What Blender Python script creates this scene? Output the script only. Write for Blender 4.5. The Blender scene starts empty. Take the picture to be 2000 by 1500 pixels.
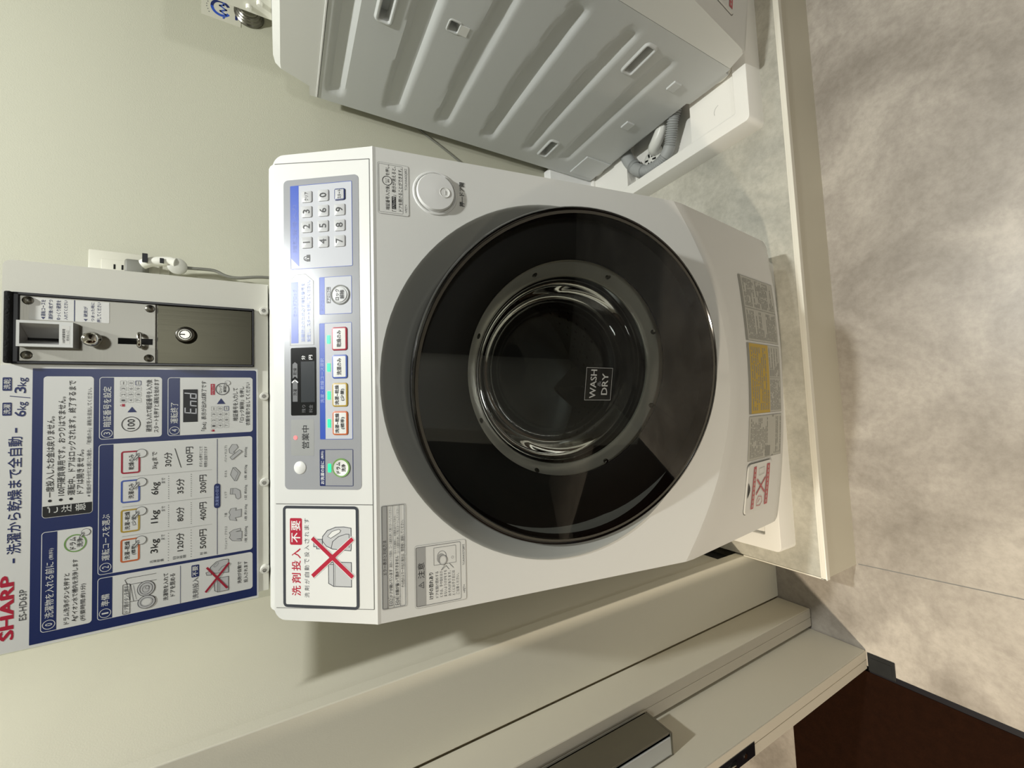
import bpy, bmesh, math, random
from mathutils import Vector, Matrix
C = bpy.context.scene.collection
S = bpy.context.scene
random.seed(4)

# ------------------------------------------------------------------ camera
CAM = Vector((0.0, 0.0, 1.155))
# camera axes in the room (the phone was turned on its side: picture right points down)
AX = Vector((-0.0397, -0.4892, -0.8712))
AY = Vector((0.9973, -0.0734, -0.0042))
AZ = Vector((-0.0618, -0.8691, 0.4908))
AZ.normalize(); AX = (AX - AZ * AX.dot(AZ)).normalized(); AY = AZ.cross(AX)
cd = bpy.data.cameras.new('camera'); cam = bpy.data.objects.new('camera', cd); C.objects.link(cam)
cam.matrix_world = Matrix(((AX.x, AY.x, AZ.x, CAM.x), (AX.y, AY.y, AZ.y, CAM.y), (AX.z, AY.z, AZ.z, CAM.z), (0, 0, 0, 1)))
cd.sensor_width = 36.0; cd.lens = 794.2 * 36.0 / 2000.0; cd.clip_start = 0.01
S.camera = cam

# ------------------------------------------------------------------ world, lamps, exposure
W = bpy.data.worlds.new('world'); S.world = W; W.use_nodes = True
W.node_tree.nodes['Background'].inputs[0].default_value = (0.9, 0.95, 1.0, 1)
W.node_tree.nodes['Background'].inputs[1].default_value = 0.02
S.view_settings.view_transform = 'Standard'; S.view_settings.look = 'None'
S.view_settings.gamma = 1.0; S.view_settings.use_curve_mapping = False
S.view_settings.exposure = 0.14


def lamp(name, loc, aim, size, power, col, spread=math.pi):
    d = bpy.data.lights.new(name, 'AREA'); d.shape = 'DISK'; d.size = size; d.energy = power; d.color = col; d.spread = spread
    o = bpy.data.objects.new(name, d); C.objects.link(o); o.location = loc
    o.rotation_euler = (Vector(aim) - Vector(loc)).to_track_quat('-Z', 'Y').to_euler()
    return o


NEUT = (0.97, 0.99, 0.955)
lamp('downlight_lamp', (0.50, 0.28, 2.585), (0.50, 0.28, 0), 0.08, 28, NEUT)
lamp('downlight_lamp', (1.40, 0.28, 2.585), (1.40, 0.28, 0), 0.08, 2.2, NEUT, math.radians(85))
lamp('front_fill', (0.35, -2.50, 1.95), (0.1, 0.5, 1.1), 0.30, 13, NEUT)  # added fill to brighten front-facing parts; no such fixture in the room
lamp('corridor_lamp', (-1.55, -0.58, 2.40), (-1.45, -0.48, 0), 0.12, 41, (1.0, 0.87, 0.68), math.radians(105))


# ------------------------------------------------------------------ materials
def lin(h):
    h = h.lstrip('#'); v = [int(h[i:i + 2], 16) / 255 for i in (0, 2, 4)]
    return tuple(x / 12.92 if x <= 0.04045 else ((x + 0.055) / 1.055) ** 2.4 for x in v) + (1.0,)


MATS = {}


def mat(name, col, rough=0.5, metal=0.0, emit=0.0, spec=0.5, bump=0.0, bscale=200.0, coat=0.0, vary=0.0, vscale=3.0):
    if name in MATS: return MATS[name]
    m = bpy.data.materials.new(name); m.use_nodes = True
    nt = m.node_tree; p = nt.nodes['Principled BSDF']
    c = lin(col) if isinstance(col, str) else tuple(col) + (1.0,)
    p.inputs['Base Color'].default_value = c; p.inputs['Roughness'].default_value = rough
    p.inputs['Metallic'].default_value = metal; p.inputs['Specular IOR Level'].default_value = spec
    p.inputs['Coat Weight'].default_value = coat; p.inputs['Coat Roughness'].default_value = 0.05
    if emit:
        p.inputs['Emission Color'].default_value = c; p.inputs['Emission Strength'].default_value = emit
    tc = None
    if bump or vary:
        tc = nt.nodes.new('ShaderNodeTexCoord')
    if bump:
        n = nt.nodes.new('ShaderNodeTexNoise'); n.inputs['Scale'].default_value = bscale; n.inputs['Detail'].default_value = 3
        b = nt.nodes.new('ShaderNodeBump'); b.inputs['Strength'].default_value = bump; b.inputs['Distance'].default_value = 0.001
        nt.links.new(tc.outputs['Object'], n.inputs['Vector']); nt.links.new(n.outputs['Fac'], b.inputs['Height'])
        nt.links.new(b.outputs['Normal'], p.inputs['Normal'])
    if vary:
        n = nt.nodes.new('ShaderNodeTexNoise'); n.inputs['Scale'].default_value = vscale; n.inputs['Detail'].default_value = 4
        r = nt.nodes.new('ShaderNodeMix'); r.data_type = 'RGBA'
        r.inputs[6].default_value = tuple(x * (1 - vary) for x in c[:3]) + (1,); r.inputs[7].default_value = tuple(min(1, x * (1 + vary)) for x in c[:3]) + (1,)
        nt.links.new(tc.outputs['Object'], n.inputs['Vector']); nt.links.new(n.outputs['Fac'], r.inputs[0]); nt.links.new(r.outputs[2], p.inputs['Base Color'])
    MATS[name] = m
    return m


def brushed(name, col, rough, axis_scale):
    m = mat(name, col, rough, 1.0)
    nt = m.node_tree; p = nt.nodes['Principled BSDF']
    tc = nt.nodes.new('ShaderNodeTexCoord'); mp = nt.nodes.new('ShaderNodeMapping'); mp.inputs['Scale'].default_value = axis_scale
    n = nt.nodes.new('ShaderNodeTexNoise'); n.inputs['Scale'].default_value = 8; n.inputs['Detail'].default_value = 5
    b = nt.nodes.new('ShaderNodeBump'); b.inputs['Strength'].default_value = 0.12; b.inputs['Distance'].default_value = 0.0005
    nt.links.new(tc.outputs['Object'], mp.inputs['Vector']); nt.links.new(mp.outputs['Vector'], n.inputs['Vector'])
    nt.links.new(n.outputs['Fac'], b.inputs['Height']); nt.links.new(b.outputs['Normal'], p.inputs['Normal'])
    return m


def stone(name, a, b, c, rough):
    m = bpy.data.materials.new(name); m.use_nodes = True; nt = m.node_tree; p = nt.nodes['Principled BSDF']
    tc = nt.nodes.new('ShaderNodeTexCoord')
    n1 = nt.nodes.new('ShaderNodeTexNoise'); n1.inputs['Scale'].default_value = 4.0; n1.inputs['Detail'].default_value = 7; n1.inputs['Roughness'].default_value = 0.62; n1.inputs['Distortion'].default_value = 0.5
    n2 = nt.nodes.new('ShaderNodeTexNoise'); n2.inputs['Scale'].default_value = 70; n2.inputs['Detail'].default_value = 6; n2.inputs['Roughness'].default_value = 0.7
    r1 = nt.nodes.new('ShaderNodeValToRGB'); e = r1.color_ramp.elements
    e[0].position = 0.36; e[0].color = lin(a); e[1].position = 0.62; e[1].color = lin(c); k = e.new(0.5); k.color = lin(b)
    mx = nt.nodes.new('ShaderNodeMix'); mx.data_type = 'RGBA'; mx.blend_type = 'MULTIPLY'; mx.inputs[0].default_value = 0.55
    r2 = nt.nodes.new('ShaderNodeValToRGB'); f = r2.color_ramp.elements; f[0].position = 0.36; f[0].color = (0.73, 0.72, 0.71, 1); f[1].position = 0.60; f[1].color = (1, 1, 1, 1)
    nt.links.new(tc.outputs['Object'], n1.inputs['Vector']); nt.links.new(tc.outputs['Object'], n2.inputs['Vector'])
    nt.links.new(n1.outputs['Fac'], r1.inputs['Fac']); nt.links.new(n2.outputs['Fac'], r2.inputs['Fac'])
    nt.links.new(r1.outputs['Color'], mx.inputs[6]); nt.links.new(r2.outputs['Color'], mx.inputs[7])
    nt.links.new(mx.outputs[2], p.inputs['Base Color']); p.inputs['Roughness'].default_value = rough
    MATS[name] = m
    return m


def glass(name, tint, trans, rough=0.02):
    """thin tinted pane: part passes straight through with a tint, part mirrors by angle"""
    m = bpy.data.materials.new(name); m.use_nodes = True; nt = m.node_tree
    for nd in list(nt.nodes):
        if nd.type != 'OUTPUT_MATERIAL': nt.nodes.remove(nd)
    out = nt.nodes['Material Output']
    t = nt.nodes.new('ShaderNodeBsdfTransparent'); t.inputs['Color'].default_value = tuple(tint) + (1,)
    g = nt.nodes.new('ShaderNodeBsdfGlossy'); g.inputs['Roughness'].default_value = rough; g.inputs['Color'].default_value = (1, 1, 1, 1)
    f = nt.nodes.new('ShaderNodeFresnel'); f.inputs['IOR'].default_value = trans
    mx = nt.nodes.new('ShaderNodeMixShader')
    nt.links.new(f.outputs['Fac'], mx.inputs[0]); nt.links.new(t.outputs[0], mx.inputs[1]); nt.links.new(g.outputs[0], mx.inputs[2]); nt.links.new(mx.outputs[0], out.inputs['Surface'])
    MATS[name] = m
    return m


M = MATS
mat('white_plastic', '#dededa', 0.38, bump=0.05, bscale=900)
mat('white_gloss', '#e4e4e2', 0.16, coat=0.3)
mat('grey_steel', '#c8cac9', 0.45, bump=0.06, bscale=700)
mat('surround_grey', '#a2a39e', 0.45)
mat('seam_dark', '#6f6f6c', 0.6)
mat('black_gloss', '#0a0a0a', 0.04, coat=0.5)
mat('mask_black', '#0b0b0a', 0.5)
mat('black_rim', '#050505', 0.12, coat=0.6)
mat('rim_reflection', '#55514a', 0.22, metal=0.4)  # grey tone stands in for the reflection along the door rim's chamfer
mat('rubber_dark', '#1c1d1d', 0.6)
mat('drum_steel', '#2c2d2d', 0.35, metal=0.9)
mat('ring_silver', '#eae6da', 0.30, metal=0.6)
glass('smoked_glass', (0.80, 0.81, 0.79), 1.5)
glass('bowl_glass', (0.70, 0.73, 0.72), 1.35)
mat('silver_film', '#b3b5ba', 0.18, metal=0.3)
mat('key_grey', '#c6c7c8', 0.3)
mat('key_white', '#ecece8', 0.3)
mat('ink_black', '#17181b', 0.45)
mat('ink_grey', '#5d5e60', 0.5)
mat('ink_light', '#9a9b99', 0.5)
mat('line_grey', '#b9b8b0', 0.5)
mat('ink_navy', '#1d2b63', 0.4)
mat('band_blue', '#2f53b8', 0.35)
mat('frame_blue', '#4d63b4', 0.4)
mat('sign_blue', '#1c2b60', 0.35)
mat('sign_white', '#e4e5e2', 0.35)
mat('pale_blue', '#93a2d8', 0.4)
mat('help_face', '#cbcdd3', 0.2)
mat('ink_white', '#f2f2f0', 0.4)
mat('ink_red', '#b81f3c', 0.4)
mat('ink_crimson', '#a51c36', 0.4)
mat('ink_yellow', '#b79a3e', 0.4)
mat('ink_orange', '#c96a3a', 0.4)
mat('ink_blue', '#4a62b0', 0.4)
mat('ink_green', '#78a25a', 0.4)
mat('caution_grey', '#a3a3a1', 0.5)
mat('sticker_white', '#e8e8e4', 0.35)
mat('sticker_dark', '#3d4149', 0.35)
mat('label_grey', '#b8b7ae', 0.5)
mat('label_dark', '#8b8b84', 0.5)
mat('label_yellow', '#bd9d30', 0.45)
mat('label_red', '#b9555c', 0.5)
mat('display_black', '#15171a', 0.15)
mat('display_window', '#34383c', 0.2)
mat('led_green', (0.01, 0.72, 0.22), 0.4, emit=1.3)
mat('led_red', (1.0, 0.12, 0.12), 0.4, emit=1.6)
mat('board_white', '#e2e1d6', 0.42, bump=0.05, bscale=800)
mat('foam_black', '#0b0b0c', 0.95, bump=0.8, bscale=300)
mat('frame_black', '#1d1d22', 0.35)
brushed('steel_brushed', '#a3a199', 0.45, (1, 1, 30))
brushed('steel_dark_reflection', '#47453b', 0.34, (40, 1, 1))  # base colour darkened to carry the dark room reflected in the lower plate
mat('chrome', '#c9c7c0', 0.12, metal=1.0)
mat('chrome_dark', '#86847c', 0.27, metal=1.0)
mat('cast_zinc', '#a9a9a8', 0.35, metal=0.5)
mat('cast_light', '#cfd0cd', 0.35, metal=0.2)
mat('black_hole', '#020202', 0.9)
mat('tray_white', '#f0eee8', 0.32)
mat('hose_grey', '#a2a4a3', 0.5)
mat('pipe_grey', '#8d8f8e', 0.5)
mat('trap_white', '#dcdcd6', 0.35)
mat('cable_grey', '#77776f', 0.5)
mat('cap_white', '#e8e7de', 0.3)
mat('outlet_ivory', '#cbc9bb', 0.45)
mat('duct_white', '#f1f1f0', 0.35)
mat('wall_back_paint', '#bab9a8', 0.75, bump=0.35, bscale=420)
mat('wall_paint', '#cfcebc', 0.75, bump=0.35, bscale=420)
mat('panel_paint', '#dcd8c8', 0.6, bump=0.12, bscale=500)
mat('door_face', '#d2cdbd', 0.5, bump=0.05, bscale=500)
mat('door_edge', '#c4bdae', 0.5)
mat('ceiling_paint', '#d8d5cc', 0.8)
mat('fascia_grey', '#c6c0ae', 0.45, bump=0.08, bscale=600)
mat('edging_white', '#dcd8cb', 0.3)
mat('trim_black', '#121116', 0.5, spec=0.25)
mat('guide_black', '#1d1e1e', 0.6, spec=0.2, vary=0.3, vscale=40)
mat('mat_brown', '#1c0c04', 0.95, spec=0.08, bump=1.0, bscale=260, vary=0.35, vscale=60)
mat('wall_brown', '#4a3b30', 0.6)
stone('stone_floor', '#8b847b', '#a09990', '#b3aca2', 0.36)
stone('stone_step', '#aaa89e', '#bbb8ac', '#cac7bb', 0.34)
mat('lamp_glow', (1.0, 0.95, 0.82), 0.5, emit=4.0)
mat('lamp_ring', '#dcdad2', 0.4)


# ------------------------------------------------------------------ building helpers
def tag(o, label=None, cat=None, group=None, kind=None):
    if label: o['label'] = label
    if cat: o['category'] = cat
    if group: o['group'] = group
    if kind: o['kind'] = kind
    return o


def thing(name, label, cat, loc=(0, 0, 0), rz=0.0, group=None):
    o = bpy.data.objects.new(name, None); C.objects.link(o)
    o.location = loc; o.rotation_euler = (0, 0, rz); o.empty_display_size = 0.05
    return tag(o, label, cat, group)


class MB:
    """gathers shapes into ONE mesh"""
    def __init__(s, mats):
        s.bm = bmesh.new(); s.mats = [mats] if isinstance(mats, str) else list(mats)

    def mi(s, m):
        if m is None: return 0
        if m not in s.mats: s.mats.append(m)
        return s.mats.index(m)

    def face(s, pts, m=None):
        vs = [s.bm.verts.new(p) for p in pts]
        try:
            f = s.bm.faces.new(vs); f.material_index = s.mi(m); return f
        except ValueError:
            return None

    def grid(s, rows, m=None, closed=False, flip=False):
        """rows: list of lists of points, same length"""
        V = [[s.bm.verts.new(p) for p in r] for r in rows]
        k = s.mi(m); n = len(V[0])
        for i in range(len(V) - 1):
            for j in range(n if closed else n - 1):
                q = [V[i][j], V[i][(j + 1) % n], V[i + 1][(j + 1) % n], V[i + 1][j]]
                if flip: q.reverse()
                try:
                    f = s.bm.faces.new(q); f.material_index = k
                except ValueError:
                    pass
        return V

    def box(s, x0, x1, y0, y1, z0, z1, m=None, bev=0.0, seg=2, T=None):
        r = bmesh.ops.create_cube(s.bm, size=1.0)
        vs = r['verts']
        for v in vs:
            v.co = Vector(((x0 + x1) / 2 + v.co.x * (x1 - x0), (y0 + y1) / 2 + v.co.y * (y1 - y0), (z0 + z1) / 2 + v.co.z * (z1 - z0)))
        fs = {f for v in vs for f in v.link_faces}
        k = s.mi(m)
        for f in fs: f.material_index = k
        if bev > 0:
            es = list({e for v in vs for e in v.link_edges})
            r = bmesh.ops.bevel(s.bm, geom=es, offset=min(bev, 0.45 * min(x1 - x0, y1 - y0, z1 - z0)), segments=seg, affect='EDGES', profile=0.5)
            vs = list({v for f in r['faces'] for v in f.verts} | {v for v in vs if v.is_valid})
            for f in {f for v in vs for f in v.link_faces}: f.material_index = k
        if T is not None:
            for v in vs: v.co = T @ v.co
        return s

    def lathe(s, prof, o=(0, 0, 0), n=(0, 0, 1), m=None, seg=48, r=None, ms=None, a0=0, a1=2 * math.pi):
        """prof: (radius, height along n)"""
        n = Vector(n).normalized(); o = Vector(o)
        if r is None:
            r = n.cross(Vector((0, 0, 1)));
            if r.length < 1e-3: r = Vector((1, 0, 0))
        r = Vector(r).normalized(); u = n.cross(r)
        full = abs(a1 - a0 - 2 * math.pi) < 1e-6
        cnt = seg if full else seg + 1
        rows = [[o + n * h + (r * math.cos(a0 + (a1 - a0) * i / seg) + u * math.sin(a0 + (a1 - a0) * i / seg)) * max(R, 1e-5) for i in range(cnt)] for R, h in prof]
        if ms is None:
            s.grid(rows, m, closed=full)
        else:
            for i in range(len(rows) - 1): s.grid(rows[i:i + 2], ms[i], closed=full)
        return s

    def cyl(s, p0, p1, r0, r1=None, m=None, seg=24, cap=True):
        p0, p1 = Vector(p0), Vector(p1); r1 = r0 if r1 is None else r1
        d = p1 - p0; L = d.length
        pr = [(r0, 0), (r1, L)]
        if cap: pr = [(0, 0)] + pr + [(0, L)]
        return s.lathe(pr, p0, d, m, seg)

    def tube(s, pts, r, m=None, seg=12, smooth=6, rad=None, cap=True):
        P = [Vector(p) for p in pts]
        if smooth:
            Q = []; K = []
            for i in range(len(P) - 1):
                a = P[max(i - 1, 0)]; b = P[i]; c = P[i + 1]; d = P[min(i + 2, len(P) - 1)]
                for k in range(smooth):
                    t = k / smooth
                    Q.append(0.5 * ((2 * b) + (c - a) * t + (2 * a - 5 * b + 4 * c - d) * t * t + (3 * b - a - 3 * c + d) * t ** 3))
            Q.append(P[-1]); P = Q
        n = None; rows = []
        for i, p in enumerate(P):
            t = (P[min(i + 1, len(P) - 1)] - P[max(i - 1, 0)]).normalized()
            if n is None:
                n = t.orthogonal().normalized()
            n = (n - t * n.dot(t)).normalized(); b = t.cross(n)
            R = rad(i / (len(P) - 1)) if rad else r
            rows.append([p + (n * math.cos(2 * math.pi * k / seg) + b * math.sin(2 * math.pi * k / seg)) * R for k in range(seg)])
        V = s.grid(rows, m, closed=True)
        if cap:
            for row in (V[0], V[-1]):
                try: s.bm.faces.new(row).material_index = s.mi(m)
                except ValueError: pass
        return s

    def build(s, name, parent=None, smooth=35.0, merge=True, recalc=True):
        if merge: bmesh.ops.remove_doubles(s.bm, verts=s.bm.verts, dist=1e-6)
        if recalc: bmesh.ops.recalc_face_normals(s.bm, faces=s.bm.faces)
        me = bpy.data.meshes.new(name); s.bm.to_mesh(me); s.bm.free()
        for k in s.mats: me.materials.append(MATS[k])
        if smooth:
            for p in me.polygons: p.use_smooth = True
            me.set_sharp_from_angle(angle=math.radians(smooth))
        o = bpy.data.objects.new(name, me); C.objects.link(o)
        if parent: o.parent = parent
        return o


_txt = {}


def glyphs(body, bold):
    k = (body, bold)
    if k not in _txt:
        c = bpy.data.curves.new('lettering', 'FONT'); c.body = body; c.size = 1.0; c.resolution_u = 2; c.offset = bold
        o = bpy.data.objects.new('lettering', c)
        me = bpy.data.meshes.new_from_object(o)
        vs = [(v.co.x, v.co.y) for v in me.vertices]; fs = [tuple(p.vertices) for p in me.polygons]
        bpy.data.objects.remove(o); bpy.data.curves.remove(c); bpy.data.meshes.remove(me)
        _txt[k] = (vs, fs)
    return _txt[k]


class Print:
    """flat ink on a surface. Coordinates in mm on that surface; at(x, y, layer) gives the point in space"""
    def __init__(s, at):
        s.at = at; s.V = []; s.F = []; s.K = []; s.mats = []

    def k(s, c):
        if c not in s.mats: s.mats.append(c)
        return s.mats.index(c)

    def poly(s, pts, c, l=1):
        b = len(s.V); s.V += [s.at(x, y, l) for x, y in pts]; s.F.append(tuple(range(b, b + len(pts)))); s.K.append(s.k(c))

    @staticmethod
    def rr(x0, y0, x1, y1, r):
        if not isinstance(r, (list, tuple)) and r <= 0: return [(x0, y0), (x1, y0), (x1, y1), (x0, y1)]
        rs = r if isinstance(r, (list, tuple)) else (r, r, r, r)     # bl, br, tr, tl
        out = []
        for (cx, cy, a, q) in ((x0, y0, 180, 0), (x1, y0, 270, 1), (x1, y1, 0, 2), (x0, y1, 90, 3)):
            R = rs[q]
            ox = cx + (R if q in (0, 3) else -R); oy = cy + (R if q in (0, 1) else -R)
            for i in range(7):
                t = math.radians(a + 15 * i); out.append((ox + R * math.cos(t), oy + R * math.sin(t)))
        return out

    def rect(s, x0, y0, x1, y1, c, l=1, r=0): s.poly(s.rr(x0, y0, x1, y1, r), c, l)

    def frame(s, x0, y0, x1, y1, w, c, l=1, r=0):
        r = max(r, 0.02)
        A = s.rr(x0, y0, x1, y1, r); B = s.rr(x0 + w, y0 + w, x1 - w, y1 - w, max(r - w, 0.01))
        n = len(A)
        for i in range(n):
            j = (i + 1) % n; s.poly([A[i], A[j], B[j], B[i]], c, l)

    def disc(s, x, y, r, c, l=1, ry=None, seg=32):
        ry = ry or r; s.poly([(x + r * math.cos(2 * math.pi * i / seg), y + ry * math.sin(2 * math.pi * i / seg)) for i in range(seg)], c, l)

    def ring(s, x, y, r, w, c, l=1, ry=None, seg=36, rot=0.0):
        ry = ry or r
        def P(R, Q, a):
            u, v = R * math.cos(a), Q * math.sin(a); return (x + u * math.cos(rot) - v * math.sin(rot), y + u * math.sin(rot) + v * math.cos(rot))
        for i in range(seg):
            a, b = 2 * math.pi * i / seg, 2 * math.pi * (i + 1) / seg
            s.poly([P(r, ry, a), P(r, ry, b), P(r - w, ry - w, b), P(r - w, ry - w, a)], c, l)

    def line(s, pts, w, c, l=1, closed=False):
        n = len(pts)
        for i in range(n if closed else n - 1):
            (x0, y0), (x1, y1) = pts[i], pts[(i + 1) % n]
            d = math.hypot(x1 - x0, y1 - y0) or 1e-6; ux, uy = (x1 - x0) / d * w / 2, (y1 - y0) / d * w / 2
            s.poly([(x0 - ux + uy, y0 - uy - ux), (x1 + ux + uy, y1 + uy - ux), (x1 + ux - uy, y1 + uy + ux), (x0 - ux - uy, y0 - uy + ux)], c, l)

    def shape(s, pts, fill, ink, w, l=1):
        s.poly(pts, fill, l); s.line(pts, w, ink, l + 1, True)

    def text(s, body, box, c, l=2, bold=0.0, keep=False):
        """fit the lettering's own bounds to box = (x0, y0, x1, y1); keep: keep its proportions, centred"""
        vs, fs = glyphs(body, 0.0)
        if not vs: return
        X0 = min(v[0] for v in vs); X1 = max(v[0] for v in vs); Y0 = min(v[1] for v in vs); Y1 = max(v[1] for v in vs)
        x0, y0, x1, y1 = box
        sx = (x1 - x0) / (X1 - X0); sy = (y1 - y0) / max(Y1 - Y0, 1e-6)
        if keep:
            q = min(sx, sy); x0 = (x0 + x1) / 2 - q * (X1 - X0) / 2; y0 = (y0 + y1) / 2 - q * (Y1 - Y0) / 2; sx = sy = q
        k = s.k(c)
        for i_, (ox, oy) in enumerate(((0, 0),) if bold <= 0 else ((-bold, 0), (bold, 0), (0, bold * 0.8))):     # heavier strokes: the same lettering laid over itself, a hair apart
            b = len(s.V); s.V += [s.at(x0 + (v[0] - X0 + ox) * sx, y0 + (v[1] - Y0 + oy) * sy, l + 0.12 * i_) for v in vs]
            for f in fs: s.F.append(tuple(b + i for i in f)); s.K.append(k)

    def hand(s, x, y, k, l=5):
        """a small pointing hand, fingertip at x, y, k = size"""
        s.disc(x + 0.62 * k, y - 0.55 * k, 0.44 * k, 'ink_grey', l); s.disc(x + 0.62 * k, y - 0.55 * k, 0.39 * k, 'sign_white', l + 1)
        f = [(x - 0.05 * k, y + 0.02 * k), (x + 0.08 * k, y + 0.06 * k), (x + 0.55 * k, y - 0.22 * k), (x + 0.45 * k, y - 0.42 * k)]
        s.poly(f, 'sign_white', l + 2); s.line(f[3:] + f[:3], 0.05 * k, 'ink_grey', l + 3)
        for i in range(3):
            a = (x + (0.42 + 0.1 * i) * k, y - (0.16 + 0.02 * i) * k); s.line([a, (a[0] + 0.02 * k, a[1] - 0.2 * k)], 0.045 * k, 'ink_grey', l + 3)

    def build(s, name, parent):
        me = bpy.data.meshes.new(name); me.from_pydata(s.V, [], s.F)
        for k in s.mats: me.materials.append(MATS[k])
        me.polygons.foreach_set('material_index', s.K); me.update()
        o = bpy.data.objects.new(name, me); C.objects.link(o); o.parent = parent
        return o


LAY = 0.00010

# ------------------------------------------------------------------ the setting
ST = 0.14                     # height of the step the machines stand on
YW = 1.10                     # back wall
XL = -0.394                   # left face of the alcove
CZ = 2.60
XR = 5.6; YF = -2.6; XO = -2.4


def struct(name, mb, **k):
    return tag(mb.build(name, **k), kind='structure')


b = MB('stone_floor'); b.box(-0.614, XR, YF, YW, -0.06, 0.0); struct('floor', b, smooth=0)
b = MB('stone_floor'); b.box(XO, -0.6262, 0.6275, 2.2, -0.06, 0.0); b.box(XO, -0.6262, YF, -1.3, -0.06, 0.0); struct('floor_corridor', b, smooth=0)
b = MB('wall_back_paint'); b.box(XL - 0.03, XR, YW, YW + 0.08, ST, CZ); struct('wall_back', b, smooth=0)
b = MB('panel_paint'); b.box(XL - 0.03, XL - 0.004, 0.664, YW, ST + 0.062, CZ); struct('wall_left', b, smooth=0)
b = MB('rubber_dark'); b.box(XL - 0.03, XL - 0.012, 0.664, YW, ST, ST + 0.062); struct('wall_gap_shade', b, smooth=0)  # dark strip in place of the shaded open gap under the left wall
b = MB('panel_paint'); b.box(-0.5275, XL, 0.640, 0.664, 0, CZ, bev=0.0015); struct('wall_pilaster', b, smooth=0)
b = MB('panel_paint'); b.box(-0.70, XL - 0.031, 0.664, YW + 0.6, 0, CZ); struct('wall_pocket', b, smooth=0)
b = MB('panel_paint'); b.box(-0.66, -0.528, YF, 0.664, 2.06, CZ); struct('trim_door_lintel', b, smooth=0)
b = MB('panel_paint'); b.box(-0.66, -0.58, YF, -0.62, 0, 2.06); struct('wall_doorside', b, smooth=0)
b = MB('ceiling_paint'); b.box(XO, XR, YF, YW, CZ, CZ + 0.06); struct('ceiling', b, smooth=0)
b = MB('wall_paint'); b.box(XR, XR + 0.08, YF, YW, 0, CZ); struct('wall_right', b, smooth=0)
b = MB('wall_brown'); b.box(XO, XR, YF - 0.08, YF, 0, CZ); struct('wall_front', b, smooth=0)
b = MB('wall_brown'); b.box(XO - 0.08, XO, YF, 2.2, 0, CZ); struct('wall_corridor', b, smooth=0)
b = MB('wall_paint'); b.box(XO, -0.70, 2.2, 2.28, 0, CZ); struct('wall_corridor_end', b, smooth=0)
b = MB('ceiling_paint'); b.box(XO, -0.70, YW, 2.2, CZ, CZ + 0.06); struct('ceiling_corridor', b, smooth=0)

# the raised step with its fascia and white angle edging
b = MB('stone_step'); b.box(XL + 0.004, XR, 0.466, YW, 0.0, ST); struct('floor_step', b, smooth=0)
b = MB('fascia_grey'); b.box(XL + 0.004, XR, 0.459, 0.466, 0.0, ST - 0.010); struct('trim_fascia', b, smooth=0)
b = MB('edging_white')
b.box(XL, XR, 0.457, 0.466, ST - 0.012, ST + 0.0014, bev=0.0012); b.box(XL + 0.0005, XR, 0.4655, 0.4685, ST, ST + 0.0014)
b.box(XL, XL + 0.0036, 0.4575, 0.640, ST - 0.012, ST + 0.0014, bev=0.0012)
struct('trim_edging', b, smooth=0)
b = MB('seam_dark'); b.box(-0.3775, -0.3757, -2.4, 0.22, 0.0, 0.0004); b.face([(-0.389, 0.455, 0.0003), (-0.3872, 0.455, 0.0003), (-0.3757, 0.22, 0.0003), (-0.3775, 0.22, 0.0003)]); struct('trim_floor_seam', b, smooth=0)
b = MB('trim_black'); b.box(-0.626, -0.614, -0.62, 0.452, -0.05, 0.0012, bev=0.001); struct('trim_threshold', b, smooth=0)
b = MB('mat_brown'); b.box(-2.0, -0.626, -1.3, 0.6270, -0.02, 0.0015)
tag(b.build('entrance_mat', smooth=0), 'dark brown entrance mat on the floor outside the doorway', 'mat')
b = MB('guide_black'); b.box(-0.622, -0.583, 0.405, 0.4530, 0.0, 0.0026, bev=0.001); b.box(-0.6135, -0.592, 0.411, 0.447, 0.002, 0.0032)
tag(b.build('floor_guide', smooth=0), 'small black floor guide plate at the foot of the sliding door', 'door guide')


# sliding door leaves, pushed open one behind the other
def leaf(name, x0, x1, y0, y1, label):
    t = thing(name, label, 'door', (x0, y0, 0.004)); t['kind'] = 'thing'
    b = MB(['door_face', 'door_edge']); b.box(0, x1 - x0, 0.0012, y1 - y0, 0, 2.05, 'door_face', bev=0.001)
    b.build('door_panel', t, smooth=0)
    b = MB('door_edge'); w = x1 - x0
    b.box(0.0012, w * 0.49, 0, 0.0012, 0.0, 2.05); b.box(w * 0.53, w - 0.0012, 0, 0.0012, 0.0, 2.05)
    b.build('edge_strip', t, smooth=0)
    return t


leaf('sliding_door', -0.572, -0.5295, 0.5634, 0.6395, 'inner off-white sliding door leaf, edge nearest the white washing machine')
lf = leaf('sliding_door', -0.619, -0.5785, 0.4546, 0.6395, 'outer off-white sliding door leaf carrying the steel pull and dark lock plate')
b = MB(['chrome_dark', 'chrome', 'black_hole'])
# a folded steel pull: back plate, side wall, front lip, bottom cap
hx0, hx1, hy0, hy1, hz0, hz1 = 0.0405, 0.0760, 0.042, 0.098, 0.592, 0.96
b.box(hx0, hx0 + 0.002, hy0, hy1, hz0, hz1, 'chrome_dark'); b.box(hx0, hx1, hy1 - 0.004, hy1, hz0, hz1, 'chrome_dark', bev=0.0012)
b.box(hx1 - 0.003, hx1, hy0 + 0.002, hy1, hz0 + 0.004, hz1, 'chrome_dark', bev=0.0012); b.box(hx0, hx1, hy0, hy1, hz0, hz0 + 0.005, 'chrome_dark', bev=0.0015)
b.box(hx0 + 0.001, hx1 - 0.007, hy0 + 0.001, hy0 + 0.004, hz0 + 0.003, hz1, 'cast_light', bev=0.0008)
b.build('pull_handle', lf, smooth=0)
b = MB(['trim_black', 'black_hole', 'chrome']); b.box(0.0035, 0.0255, -0.0014, 0.001, 0.440, 0.60, 'trim_black', bev=0.0006)
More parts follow.
